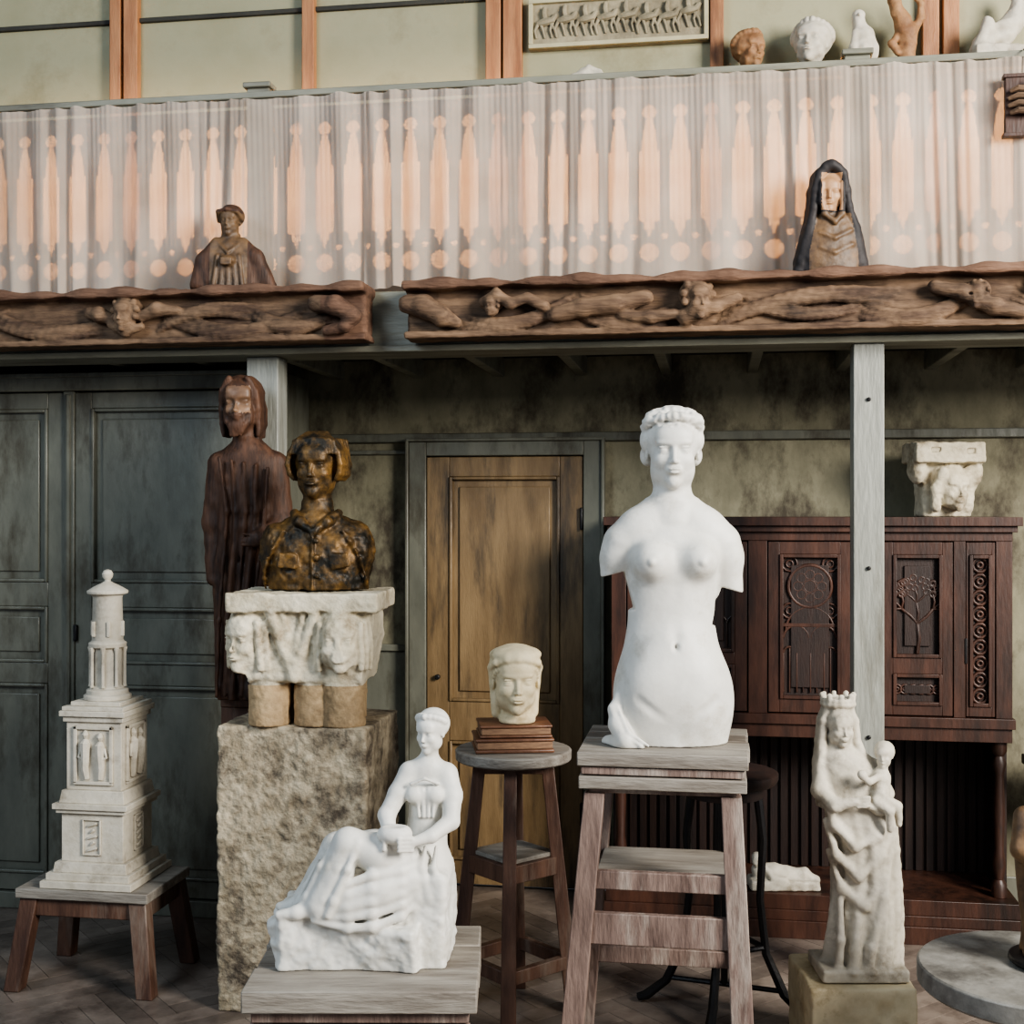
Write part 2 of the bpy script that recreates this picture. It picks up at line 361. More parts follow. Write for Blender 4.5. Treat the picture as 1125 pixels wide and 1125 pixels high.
# ============================================================ ROOM SHELL
b=B(); W=.085; n=5
ca,sa=math.cos(math.radians(45)),math.sin(math.radians(45))
def plank(x0,y0,x1,y1):
    g=.0012; pts=[(x0+g,y0+g),(x1-g,y0+g),(x1-g,y1-g),(x0+g,y1-g)]; cx=(x0+x1)/2;cy=(y0+y1)/2
    ux=cx*ca-cy*sa; vy=cx*sa+cy*ca
    if not(-4.6<ux<2.9 and 1.2<vy<5.5): return
    P=[(x*ca-y*sa,x*sa+y*ca) for x,y in pts]
    b.hexa([(p[0],p[1],-.012) for p in P]+[(p[0],p[1],0.0) for p in P])
for k in range(-110,130):
    for j in range(-12,13):
        plank((k+2*n*j)*W,k*W,(k+2*n*j+n)*W,(k+1)*W)
        plank((k+2*n*j)*W,(k-2*n+1)*W,(k+2*n*j+1)*W,(k-n+1)*W)
b.box(-5.2,3.4,-2.5,5.73,-.1,-.004)
b.obj('floor',FLM,bevel=0)

VB=5.73
b=B()
b.box(-5.0,3.2,VB,VB+.15,0,2.42)
b.obj('wall_back',WALLM,bevel=0)
b=B()
b.box(-1.78,-1.40,VB-.012,VB,.0,1.06); b.box(-.48,2.0,VB-.012,VB,0,.14)
b.box(-1.78,-1.40,VB-.03,VB,1.06,1.09)
b.obj('baseboard_back',GREEN)
b=B()
b.box(-1.78,2.0,VB-.03,VB,2.02,2.06); b.box(-1.78,-1.40,VB-.02,VB,1.965,1.985)
b.box(-1.385,-1.305,VB-.06,VB,0,2.02);b.box(-.585,-.505,VB-.06,VB,0,2.02);b.box(-1.305,-.585,VB-.06,VB,1.955,2.02)
b.box(-1.40,-1.385,VB-.075,VB,0,2.03);b.box(-.505,-.49,VB-.075,VB,0,2.03);b.box(-1.40,-.49,VB-.075,VB,2.02,2.035)
b.obj('trim_1',GREEN)
b=B()
b.leaf(-1.303,-.587,.01,1.95,VB-.050,[(.12,.66),(.84,1.86)],0,0,st=.105)
b.box(-.60,-.587,VB-.07,VB-.05,1.62,1.72,1); b.box(-.60,-.587,VB-.07,VB-.05,.3,.4,1)
b.tube([(-1.25,VB-.05,.95),(-1.25,VB-.075,.95)],.012,10,1)
b.obj('door_1',[DOORM,IRON])

VC=5.075
b=B()
b.box(-4.6,-1.80,VC+.04,VC+.42,0,2.29)
b.box(-4.6,-1.79,VC-.03,VC+.04,2.215,2.29); b.box(-4.6,-1.79,VC-.05,VC+.04,2.27,2.29)
b.box(-4.6,-1.79,VC-.015,VC+.04,0,.07)
b.box(-1.84,-1.79,VC-.005,VC+.05,.07,2.215)
for x0,x1 in ((-3.62,-2.75),(-2.70,-1.84),(-4.55,-3.66)):
    b.leaf(x0,x1,.075,2.21,VC,[(.15,.965),(1.055,1.295),(1.40,2.14)],st=.075)
b.box(-2.75,-2.70,VC-.01,VC+.03,.07,2.215)
b.tube([(-2.725,VC-.012,.07),(-2.725,VC-.012,2.2)],.012)
b.box(-2.70,-2.685,VC-.02,VC,1.15,1.22,1)
b.obj('panelled_cupboard',[GREEN,IRON])

b=B()
b.box(-5.0,2.9,4.66,4.86,2.30,2.53); b.box(-5.0,2.9,4.64,4.67,2.30,2.325)
b.obj('gallery_beam',BEAMM)
b=B(); b.box(-5.0,2.9,4.86,VB,2.40,2.44); b.box(-5,2.9,4.86,5.36,2.44,2.50)
b.obj('gallery_floor',DARKM,bevel=0)
for i in range(11):
    u=-2.48+.377*i; b=B(); b.box(u-.022,u+.022,4.86,VB,2.315,2.40); b.obj('ceiling_joist',BEAMM)
b=B(); b.box(.4835,.590,4.67,4.79,0,2.30); b.box(.478,.595,4.665,4.795,0,.12); 
for z in (.9,1.5,2.1): b.tube([(.536,4.672,z),(.536,4.66,z)],.008,8,1)
b.obj('gallery_post',[POSTM,IRON])
b=B(); b.box(-1.795,-1.668,4.71,4.82,0,2.30); b.obj('gallery_post',POSTM)
b=B()
b.box(-5.0,2.9,4.69,4.758,3.284,3.32); b.box(-5.0,2.9,4.675,4.69,3.29,3.315)
for u0 in (-1.79,.455): b.box(u0,u0+.09,4.70,4.758,2.53,3.345); b.box(u0-.01,u0+.10,4.68,4.76,3.335,3.355)
b.obj('gallery_handrail',BEAMM)
p=.1144; nx,nz=24,160
def hole(s,z):
    c=p/2
    if (s-c)**2+(z-.14)**2<.036**2: return True
    sd=min(s,p-s)
    if sd**2+(z-.20)**2<.013**2: return True
    if (s-c)**2+(z-.665)**2<.027**2: return True
    if .195<z<.65:
        hw=np.interp(z,[.195,.225,.226,.255,.256,.52,.521,.59,.65],[.006,.008,.020,.021,.038,.038,.030,.024,.008])
        return abs(s-c)<hw
    return False
V=[];Fc=[];vid={}
def vv(i,k,y):
    key=(i,k,y)
    if key not in vid: vid[key]=len(V); V.append((i*p/nx,y,k*.75/nz))
    return vid[key]
for i in range(nx):
    for k in range(nz):
        if not hole((i+.5)*p/nx,(k+.5)*.75/nz): Fc.append([vv(i,k,0),vv(i+1,k,0),vv(i+1,k+1,0),vv(i,k+1,0)])
me=bpy.data.meshes.new('gallery_balustrade'); me.from_pydata(V,[],Fc); me.materials.append(BAL)
o=bpy.data.objects.new('gallery_balustrade',me); scene.collection.objects.link(o)
o.location=(-.589-p/2-p*26,4.778,2.53)
a=o.modifiers.new('array','ARRAY'); a.count=46; a.use_relative_offset=False; a.use_constant_offset=True; a.constant_offset_displace=(p,0,0)
so=o.modifiers.new('solid','SOLIDIFY'); so.thickness=.012; so.offset=-1
def curtain(u0,u1,seed,z0=2.53,z1=3.285):
    r=np.random.RandomState(seed); nu=int((u1-u0)/.005); nz=40
    ph=r.rand(12)*6.28; V=[];F=[]
    U=np.linspace(u0,u1,nu); warp=.09*np.sin(U*3.7+ph[0])+.05*np.sin(U*9.1+ph[1])+.02*np.sin(U*21+ph[8])
    env=.65+.35*np.sin(U*4.3+ph[9])*np.sin(U*1.9+ph[10])
    for k in range(nz):
        t=k/(nz-1)
        W_=U+warp*(1+.35*(1-t))
        d=(.013+.007*(1-t))*env*np.sin(W_*2*math.pi/.15+ph[2])+.0045*np.sin(W_*2*math.pi/.062+ph[3]+t*1.4)*(1.2-env)+.008*np.sin(U*2*math.pi/.41+ph[4]-t*1.8)+.0015*np.sin(U*2*math.pi/.021+ph[11]+t*4)*t
        zz=z0+(z1-z0)*t+ (1-t)*(.012*np.sin(U*9+ph[5])+.006*np.sin(U*31+ph[6]))+t*(-.007*np.abs(np.sin(U*2*math.pi/.25+ph[7])))
        for i in range(nu): V.append((U[i],4.712+d[i],max(zz[i],2.535)))
    for k in range(nz-1):
        for i in range(nu-1):
            q=k*nu+i; F.append([q,q+1,q+nu+1,q+nu])
    me=bpy.data.meshes.new('linen_curtain'); me.from_pydata(V,[],F); me.materials.append(CLOTH)
    me.polygons.foreach_set('use_smooth',[True]*len(F))
    o=bpy.data.objects.new('linen_curtain',me); scene.collection.objects.link(o); o.location=(0,-.058,0); return o
curtain(-3.4,-1.78,1); curtain(-1.79,-1.30,2); curtain(-1.31,.47,3); curtain(.46,1.9,5)
VU=5.33
b=B()
b.box(-5.0,2.9,VU,VU+.1,3.42,4.9,0)
b.box(-5.0,2.9,VU,VU+.1,2.50,3.42,1)
b.obj('wall_gallery',[PANM,GOLDW],bevel=0)
b=B()
for x0,x1 in ((-2.65,-2.60),(-2.585,-2.52),(-1.765,-1.711),(-.959,-.895),(-.885,-.805),(-.024,.032),(.815,.88),(.895,.957),(-3.7,-3.58),(1.75,1.87)):
    b.box(x0,x1,VU-.045,VU,2.5,4.9)
b.box(-5,-.96,VU-.02,VU,3.868,3.888,1)
b.obj('trim_2',[STUD,DARKM])
b=B(); b.box(-.80,2.2,5.10,VU-.046,3.43,3.46); b.obj('gallery_shelf',BEAMM)
b=B(); b.box(-5,2.9,4.6,VU+.1,4.9,4.95); b.obj('ceiling',DARKM)

# ============================================================ CARVED BEAMS
def carved(name,L,seed,heads,l,figs,drapes):
    S=Sc((0,-.03,-.02),(L,.20,.225),.0045)
    S.box((L/2,.14,.10),(L/2-.01,.055,.09),r=.02)
    S.box((L/2,.105,.185),(L/2-.004,.088,.016),r=.008,k=.015)
    S.box((L/2,.125,.008),(L/2-.004,.068,.012),r=.006,k=.01)
    S.mod(lambda X,Y,Z,F:F+.006*np.sin(X*13+seed)*np.clip((Z-.15)*30,0,1)+.004*np.sin(X*37+seed*2)*np.clip((Z-.15)*30,0,1))
    for (x0,x1,z0,z1,sag,nf,rr) in drapes:
        for f in range(nf):
            pts=[]
            for i in range(17):
                t=i/16; x=x0+(x1-x0)*t
                z=z0+(z1-z0)*t-(sag+.012*f)*math.sin(t*math.pi)+f*.022-.011*nf
                z=min(max(z,.02),.165)
                pts.append((x+.01*f,.088-.018*math.sin(t*math.pi),z,rr*(.55+.7*math.sin(t*math.pi))))
            S.chain(pts,k=.006)
    for pts in figs: S.chain(pts,k=.012)
    for (x,z,H,yaw) in heads:
        head(S,(x,.05,z),H,yaw=yaw); S.ell((0,.12,.16),(.40,.38,.40),k=.03)
        for q in range(8):
            an=math.radians(-25+q*33); S.ell((.37*math.cos(an),-.06,.10+.37*math.sin(an)),(.10,.12,.10),k=.03)
        S.frame()
    S.rough(.025,.0018,seed); S.rough(.07,.0025,seed+1)
    return S.build(name,[OAKB,OAKT],l,rz=0,cut=False,smooth=1,parts=lambda x,y,z:(z>.166)|(x>L-.16)*(L<2.3))
dr=[(.05,.62,.10,.13,.05,3,.016),(.55,1.02,.13,.08,.035,3,.016),(1.25,1.62,.08,.12,-.04,3,.015),(1.30,1.80,.11,.10,.05,3,.016),(1.62,1.92,.12,.09,.04,2,.018),(.0,.35,.05,.04,-.06,2,.014)]
fg=[[(.98,.07,.12,.022),(1.03,.055,.11,.028),(1.08,.06,.09,.02)],[(1.20,.06,.10,.022),(1.26,.055,.125,.028),(1.34,.06,.12,.018)],
    [(1.08,.05,.07,.016),(1.14,.045,.045,.022),(1.20,.05,.06,.016)],
    [(1.88,.05,.13,.03),(1.96,.03,.12,.036),(2.03,.03,.08,.03),(2.0,.03,.04,.022),(1.92,.05,.03,.018)]]
carved('carved_oak_beam',2.07,3,[(1.14,.105,.135,-8)],(-3.33,4.452,2.335),fg,dr)
dr=[(.22,.60,.06,.13,.03,3,.016),(.62,.95,.12,.07,.03,4,.015),(1.13,1.72,.05,.12,-.05,3,.016),(1.2,1.6,.12,.08,.03,2,.014),(1.62,1.98,.07,.12,.04,3,.018),(2.12,2.5,.12,.06,.04,3,.016)]
fg=[[(.02,.06,.12,.035),(.08,.05,.11,.04),(.15,.05,.07,.035),(.2,.06,.05,.02)],
    [(.30,.06,.12,.020),(.35,.045,.14,.022),(.40,.04,.11,.02),(.46,.045,.13,.018),(.52,.05,.10,.022)],
    [(.56,.055,.07,.028),(.66,.045,.09,.034),(.78,.045,.10,.034),(.88,.05,.12,.026)],
    [(.80,.05,.06,.018),(.90,.045,.05,.022),(.98,.05,.06,.018)],
    [(1.02,.05,.05,.03),(1.12,.045,.08,.026),(1.20,.05,.11,.018)],
    [(1.86,.05,.13,.024),(1.95,.045,.11,.028),(2.05,.045,.06,.03),(2.14,.05,.04,.022)],[(2.2,.05,.13,.03),(2.3,.045,.10,.035),(2.42,.05,.07,.03)]]
carved('carved_oak_beam',2.56,9,[(1.06,.105,.145,22),(.335,.105,.085,-30),(2.0,.10,.10,-30)],(-1.125,4.452,2.335),fg,dr)

# ============================================================ CABINET
VK=5.26; b=B()
x0,x1=-.426,1.152; VBk=VB-.035
b.box(x0-.03,x1+.03,VK-.045,VBk,1.645,1.68); b.box(x0-.015,x1+.015,VK-.025,VBk,1.62,1.645)
b.box(x0,x1,VK+.03,VBk,.87,1.62,1)
b.box(x0-.01,x1+.01,VK-.015,VBk,.845,.885); b.box(x0,x1,VK-.0,VBk,.79,.845)
for a,c in ((x0,x0+.06),(.13,.205),(.545,.60),(.60,.655),(.93,.975),(1.09,x1)): b.box(a,c,VK,VK+.04,.885,1.62)
b.box(x0,x1,VK-.005,VK+.03,1.585,1.62)
b.leaf(x0+.065,.125,.89,1.58,VK+.005,[(.95,1.08),(1.13,1.53)],0,1,st=.05)
b.leaf(.21,.54,.89,1.58,VK+.005,[(.945,1.53)],0,1,st=.045)
b.leaf(.658,.928,.89,1.58,VK+.005,[(.93,1.055),(1.12,1.53)],0,1,st=.04)
b.leaf(.978,1.088,.89,1.58,VK+.005,[(.93,1.53)],0,1,st=.012)
yc=VK+.018
def rosette(cx,cz,R):
    b.ring((cx,yc,cz),R,.008); b.ring((cx,yc,cz),R*.82,.004); b.ring((cx,yc,cz),R*.28,.006)
    for i in range(8):
        a=math.radians(45*i); b.ring((cx+.55*R*math.cos(a),yc,cz+.55*R*math.sin(a)),R*.22,.006,seg=12)
rosette(.375,1.40,.085)
for cx,cz in ((.295,1.49),(.455,1.49),(.295,1.30),(.455,1.30)): b.ring((cx,yc,cz),.03,.005,seg=12); b.ring((cx,yc,cz),.014,.004,seg=8)
for i in range(4):
    cx=.295+.0535*i; b.ring((cx,yc,1.13),.024,.005,seg=12,a0=0,a1=180); b.box(cx-.028,cx-.022,yc-.006,yc+.01,.97,1.13); b.box(cx-.003,cx+.003,yc-.004,yc+.01,.97,1.15)
b.box(.481,.487,yc-.006,yc+.01,.97,1.13)
for cx in (.32,.43): b.ring((cx,yc,1.19),.05,.006,seg=14,a0=0,a1=180); b.ring((cx,yc,1.205),.018,.004,seg=10)
b.box(.265,.485,yc-.006,yc+.01,1.235,1.25)
b.ring((.375,yc,1.22),.095,.006,seg=18,a0=0,a1=180)
rosette(-.15,1.36,.085)
for i in range(8): b.box(-.33+.053*i,-.325+.053*i,yc-.006,yc+.01,1.15,1.26); b.ring((-.30+.053*i,yc,1.25),.024,.005,seg=12,a0=0,a1=180)
def tree(x,z,l,a,d):
    x2=x+l*math.cos(a);z2=z+l*math.sin(a); b.tube([(x,yc,z),((x+x2)/2+.006,yc-.004,(z+z2)/2),(x2,yc,z2)],.004+.0016*d,6)
    if d<=1: b.ring((x2,yc,z2),.012,.007,seg=8)
    if d==0: return
    for q in (-.8,.05,.8): tree(x2,z2,l*.70,a+q,d-1)
tree(.793,1.135,.12,math.pi/2,3)
for i in range(6): b.ring((.715+.031*i,yc,.992),.018,.005,seg=10); b.ring((.715+.031*i,yc,.992),.007,.004,seg=8)
for i in range(9): b.ring((1.033,yc,.97+.065*i),.028,.007,seg=10); b.ring((1.033,yc,.97+.065*i),.011,.006,seg=8)
b.box(x0+.02,x1-.02,VBk-.04,VBk,.15,.80,1)
nn=34
for i in range(nn):
    u=x0+.05+(x1-x0-.1)*i/nn; b.box(u,u+.03,VBk-.055,VBk-.03,.17,.78,1)
for u in (x0+.035,x1-.04,.62):
    b.lathe((u,VK+.05,0),[(.03,.17),(.03,.22),(.018,.24),(.026,.30),(.018,.36),(.022,.5),(.018,.66),(.028,.70),(.018,.73),(.03,.75),(.03,.79)] if u!=.62 else [(.016,.17),(.016,.79)],16)
b.box(x0-.02,x1+.02,VK-.05,VBk,.11,.17); b.box(x0-.04,x1+.04,VK-.07,VBk,.0,.07); b.box(x0-.03,x1+.03,VK-.06,VBk,.07,.11)
b.box(x0,x0+.03,VK+.1,VBk,.17,.79,1); b.box(x1-.03,x1,VK+.1,VBk,.17,.79,1)
b.box(.972,.982,VK-.004,VK+.01,1.1,1.2,2)
for z in (1.0,1.25,1.5): b.tube([(.594,VK-.006,z-.03),(.594,VK-.006,z+.03)],.008,8,2)
b.obj('carved_cabinet',[CAB,CABD,IRON],bevel=.003)

S=Sc((-.15,-.13,0),(.15,.13,.31),.0045)
S.box((0,0.01,.262),(.142,.10,.042),r=.008); S.box((.01,.05,.13),(.10,.07,.14),r=.02,k=.03)
head(S,(.02,-.03,.115),.19,yaw=15,pitch=0); S.ell((0,.1,.15),(.42,.4,.42),k=.05)
for sx in (-1,1): S.chain([(sx*.3,-.15,.35,.12),(sx*.40,-.05,.0,.11),(sx*.38,0,-.4,.12)],k=.06)
S.frame()
S.ell((-.115,-.01,.19),(.035,.06,.06),k=.02); S.ell((.118,-.01,.18),(.03,.06,.06),k=.02)
S.box((.08,-.10,.265),(.018,.02,.012),r=.004,op='sub'); S.box((-.06,-.10,.27),(.02,.02,.012),r=.004,op='sub')
S.rough(.04,.004,4); S.rough(.012,.002,5)
S.build('stone_capital_fragment',LIME,(.925,5.45,1.681),rz=TH)

# ============================================================ PILLAR + CAPITAL + BRONZE BUST
S=Sc((-.275,-.235,0),(.275,.235,.985),.006)
S.box((0,0,.48),(.262,.222,.50),r=.010); S.rough(.12,.006,1); S.rough(.04,.004,2); S.rough(.016,.0040,3)
S.mod(lambda X,Y,Z,F:np.maximum(F,Z-.975+.003*np.sin(X*20)*np.sin(Y*23)))
S.build('stone_pillar',PILL,(-1.415,4.345,0),rz=0)

S=Sc((-.27,-.21,0),(.27,.20,.47),.0042)
for x,y in ((-.135,-.07),(.02,-.06),(.125,-.08),(-.12,.09),(.1,.09)):
    S.cap((x,y,-.08),(x,y,.2),.072,.070,k=.004)
S.box((0,.01,.30),(.225,.155,.155),r=.03,k=.004)
S.mod(lambda X,Y,Z,F:np.where(Z>.135,np.maximum(F,np.abs(X)-.19-.22*np.clip(Z-.14,0,.25)),F))
S.box((0,0,.425),(.256,.185,.035),r=.008,k=.01)
for x,yy,yw in ((-.195,-.10,-30),(.125,-.135,4)):
    head(S,(x,yy,.295),.225,yaw=yw); S.ell((0,.12,.2),(.40,.38,.42),k=.05)
    for sx in (-1,1):
        for j in range(3): S.cap((sx*(.30+.06*j),-.16+.1*j,.25),(sx*(.32+.05*j),-.10+.1*j,-.42),.05,.05,k=.02)
    S.frame()
for sx in (-1,1):
    S.chain([(-.035,-.142,.17,.014),(-.035+sx*.03,-.150,.26,.016),(-.035+sx*.075,-.160,.385,.018)],k=.02)
    S.chain([(-.035,-.142,.22,.008),(-.035+sx*.015,-.148,.30,.008),(-.035+sx*.035,-.155,.385,.009)],k=.015)
S.mod(lambda X,Y,Z,F:np.maximum(F,Z-.453))
S.rough(.05,.004,11); S.rough(.015,.0025,12)
S.build('stone_capital',[LIME,STUBM],loc(-.69,4.42,.975),rz=TH*.6,parts=lambda x,y,z:z<.142)

S=Sc((-.2,-.16,0),(.2,.16,.57),.0034)
S.loft([(0,0,0,.17,.11),(.06,0,0,.180,.115),(.14,0,0,.185,.11),(.2,0,0,.165,.095),(.24,0,0,.115,.075),(.27,0,0,.06,.06),(.30,0,0,.05,.05)],k=.03)
for sx in (-1,1): S.ell((sx*.145,0,.14),(.045,.065,.09),k=.03)
S.cap((0,.01,.22),(0,-.005,.36),.050,.048,k=.02)
head(S,(0,-.005,.425),.225,yaw=-8,fem=False)
S.ell((0,.14,.12),(.42,.38,.38),k=.03)
S.ell((0,.22,-.06),(.40,.28,.24),k=.06)
for sx in (-1,1):
    for j in range(7):
        y=-.17+j*.085; S.chain([(sx*(.24+.02*j),y-.02,.39,.045),(sx*(.375),y,.20,.048),(sx*(.415),y,.02,.046),(sx*(.39),y+.02,-.12,.042),(sx*.33,y+.03,-.20,.03)],k=.02)
for i in range(-8,9):
    x=i*.038; S.chain([(x*.5,.0,.50,.04),(x*1.0,-.25+abs(x)*.25,.40-abs(x)*.12,.040),(x*1.15,-.345+abs(x)*.42,.20-abs(x)*.05,.024)],k=.012)
S.frame()
S.chain([(-.075,-.03,.262,.016),(-.045,-.09,.232,.018),(-.005,-.112,.20,.014)],k=.012); S.chain([(.075,-.03,.262,.016),(.045,-.09,.232,.018),(.005,-.112,.20,.014)],k=.012)
S.cap((0,-.113,.2),(0,-.118,.0),.006,.006,k=.008)
for z in (.17,.11,.05): S.ell((.015,-.12,z),(.010,.007,.010),k=.004)
S.box((-.085,-.108,.10),(.032,.010,.026),r=.004,k=.006,ry=8); S.box((.09,-.104,.10),(.032,.010,.026),r=.004,k=.006,ry=-8)
for sx in (-1,1):
    for j in range(4): S.chain([(sx*(.10+.02*j),-.085,.20-.03*j,.006),(sx*(.15+.008*j),-.06,.13-.03*j,.007),(sx*.175,-.02,.09-.03*j,.006)],k=.008)
N1=S.noise(.016,3); N2=S.noise(.035,5)
S.mod(lambda X,Y,Z,F:F+(N1*.0034+N2*.0045)*np.clip((.30-Z)*20,0.10,1))
S.build('bronze_bust',BRZ,loc(-.675,4.42,1.434),rz=TH)

# ============================================================ SAINT (wood)
S=Sc((-.17,-.14,0),(.18,.14,1.24),.005)
def fd(x,y,z,a): return .010*np.sin(a*9+np.sin(z*6)*1.2)*np.clip((.85-z)*3,0,1)
S.loft([(0,-.03,0,.085,.08),(.2,-.035,0,.085,.08),(.45,-.025,0,.10,.085),(.65,-.01,0,.12,.09),(.8,0,0,.132,.088),(.88,0,0,.125,.078),(.93,0,0,.095,.065),(.97,0,0,.05,.05)],k=.02,fold=fd)
S.cap((0,0,.92),(-.015,-.01,1.04),.05,.045,k=.02)
for sx in (-1,1): S.cap((sx*.105,0,.88),(sx*.13,-.01,.66),.046,.04,k=.02)
S.cap((.13,-.01,.66),(.06,-.10,.60),.04,.032,k=.02); S.cap((-.13,-.01,.66),(-.125,-.03,.45),.036,.028,k=.02)
S.ell((.05,-.11,.60),(.03,.02,.03),k=.01)
for i in range(4): S.cap((.045-.0,-.12,.615-.013*i),(.005,-.125,.618-.013*i),.007,.006,k=.004)
head(S,(-.02,-.02,1.105),.215,yaw=-5,fem=False,ears=False)
S.ell((0,.12,.13),(.36,.36,.37),k=.05)
S.ell((0,.22,-.3),(.28,.2,.4),k=.08)
for sx in (-1,1):
    for j in range(5): S.chain([(sx*.16,-.22+.1*j,.42,.05),(sx*.29,-.17+.09*j,.20,.055),(sx*.32,-.12+.09*j,-.10,.055),(sx*.32,-.08+.09*j,-.35,.05),(sx*.30,-.06+.09*j,-.56,.04)],k=.03)
S.ell((0,-.23,-.40),(.17,.15,.17),k=.08)
for sx in (-1,1): S.chain([(sx*.22,-.18,-.15,.05),(sx*.18,-.24,-.32,.06),(sx*.06,-.3,-.5,.06)],k=.03)
S.chain([(-.09,-.375,-.235,.014),(0,-.40,-.218,.014),(.09,-.375,-.235,.014)],k=.02)
for i in range(-3,4): S.cap((i*.045,-.34,-.38),(i*.035,-.32,-.58),.025,.018,k=.015)
S.frame(); 
for i in range(5): S.chain([(-.09+.045*i,-.085,.9-.01*i,.006),(-.06+.035*i,-.09,.7,.007),(-.09+.03*i,-.085,.3,.007),(-.1+.03*i,-.08,.02,.007)],k=.012)
S.rough(.03,.003,8)
S.build('wooden_saint_statue',[WALN,FLESH],(-1.735,4.572,1.001),rz=TH,
  parts=lambda x,y,z:((y<-.060)&(z>1.065)&(z<1.165)&(np.abs(x+.02)<.045)))
b=B(); b.box(-.12,.12,0,.095,0,.96); b.box(-.12,.135,-.005,.10,.96,1.0); b.box(-.12,.135,-.005,.1,0,.05); b.obj('wooden_pedestal',STW,(-1.735,4.60,0))

# ============================================================ SMALL BUSTS ON BEAM
S=Sc((-.17,-.08,0),(.17,.065,.34),.0034)
S.loft([(0,0,0,.14,.058),(.05,0,0,.135,.060),(.12,0,0,.105,.058),(.16,0,0,.075,.05),(.19,0,0,.04,.038),(.21,0,0,.035,.033)],k=.02)
S.chain([(-.05,-.02,.175,.02),(-.1,-.02,.11,.024),(-.12,-.02,.02,.028)],k=.02); S.chain([(.05,-.02,.175,.02),(.1,-.02,.12,.024),(.15,-.01,.01,.024)],k=.02)
for i in range(5): S.cap((-.04+.02*i,-.055,.12),(-.055+.0275*i,-.06,.0),.006,.007,k=.006)
S.ell((0,-.062,.10),(.03,.022,.020),k=.008)
for i in range(3): S.cap((-.02,-.082,.105-.01*i),(.015,-.082,.105-.01*i),.0045,.0045,k=.003)
S.chain([(-.05,-.03,.18,.006),(0,-.062,.13,.006),(.05,-.03,.18,.006)],k=.004)
head(S,(0,-.008,.255),.115,yaw=-10); S.ell((0,.1,.2),(.42,.42,.36),k=.04); S.chain([(-.4,-.0,.05,.07),(-.32,-.28,.28,.07),(0,-.36,.34,.07),(.32,-.28,.28,.07),(.4,0,.05,.07)],k=.04); S.ell((0,.1,.42),(.3,.32,.16),k=.04)
S.frame(); S.rough(.02,.0015,3)
S.build('monk_bust',[POLY,WALN],(-1.795,4.553,2.531),rz=TH,parts=lambda x,y,z:((np.abs(x)>.07)&(z<.2))|(z>.285))

S=Sc((-.14,-.085,0),(.14,.065,.39),.0034)
S.loft([(0,0,0,.115,.058),(.06,0,0,.118,.060),(.13,0,0,.108,.058),(.18,0,0,.085,.052),(.21,0,0,.05,.045),(.24,0,0,.04,.04)],k=.02)
head(S,(-.01,-.016,.272),.140,yaw=-12,pitch=4,ears=False)
S.ell((0,.13,.18),(.40,.40,.44),k=.03)
S.frame()
for sx in (-1,1):
    for j in range(4):
        S.chain([(-.01+sx*.012,-.045+.02*j,.362,.016),(-.01+sx*.040,-.045+.022*j,.335,.016),(-.01+sx*.054,-.040+.022*j,.28,.015),(-.008+sx*.06,-.035+.02*j,.22,.016),(sx*.078,-.025+.015*j,.15,.018),(sx*.105,-.01+.01*j,.04,.020),(sx*.112,-.005,.0,.02)],k=.008)
S.chain([(-.03,-.05,.355,.015),(-.01,-.055,.365,.015),(.01,-.05,.355,.015)],k=.01)
for sx in (-1,1): S.chain([(-.01+sx*.036,-.06,.30,.008),(-.01+sx*.038,-.058,.24,.009),(-.005+sx*.03,-.055,.195,.010),(0,-.062,.165,.008)],k=.008)
for i in range(2): S.chain([(-.05,-.052,.13-.05*i,.004),(0,-.060,.11-.05*i,.005),(.06,-.050,.14-.05*i,.004)],k=.010)
S.rough(.02,.0015,3)
NF=mk('nun_face_paint',(150,110,76),(182,142,104),(110,80,56),sc=14,rough=.5,bump=.1,cav=.5)
S.build('nun_bust',[VEIL,POLY,NF],(.395,4.553,2.531),rz=TH,parts=lambda x,y,z:np.where((np.abs(x+.012)<.036)&(y<-.045)&(z<.335)&(z>.205),2,np.where((np.abs(x)<.085-.2*np.clip(z-.06,0,1))&(z<.2)&(y<0),1,0)))

# ============================================================ FEMALE TORSO
S=Sc((-.225,-.15,0),(.215,.14,.96),.0032)
S.loft([(-.02,0.006,0,.148,.094),(.08,.006,0,.155,.102),(.16,.003,0,.153,.104),(.25,-.002,0,.138,.092),(.34,-.003,0,.123,.080),(.42,-.002,0,.124,.084),(.50,0,0,.134,.092),(.56,0,.003,.136,.084),(.600,0,.008,.116,.068),(.635,0,.010,.078,.054),(.67,0,.010,.052,.046)],k=.02)
for sx,ze in ((-1,.475),(1,.43)):
    S.chain([(sx*.022,.008,.680,.028),(sx*.065,.010,.628,.036),(sx*.10,.010,.600,.042),(sx*.142,.010,.563,.044)],k=.05)
    S.chain([(sx*.144,.010,.560,.045),(sx*.157,.010,.52,.042),(sx*.165,.012,ze,.037)],k=.025)
    S.box((sx*.175,.01,ze-.060),(.055,.06,.055),r=.002,op='sub',ry=sx*16)
    S.ell((sx*.066,-.074,.515),(.051,.052,.052),k=.030)
    S.ell((sx*.070,-.123,.512),(.009,.008,.009),k=.010)
    S.ell((sx*.075,-.02,.13),(.075,.085,.11),k=.06)
S.ell((0,-.07,.20),(.085,.045,.10),k=.07)
S.ell((-.002,-.112,.278),(.005,.02,.008),k=.014,op='sub')
S.cap((0,-.108,.44),(0,-.108,.31),.006,.004,k=.03,op='sub')
for sx in (-1,1): S.cap((sx*.006,-.135,.055),(sx*.11,-.117,.135),.006,.004,k=.02,op='sub')
S.cap((0,-.122,-.02),(0,-.124,.050),.008,.004,k=.018,op='sub')
S.cap((0,.012,.62),(0,.002,.735),.045,.044,k=.03)
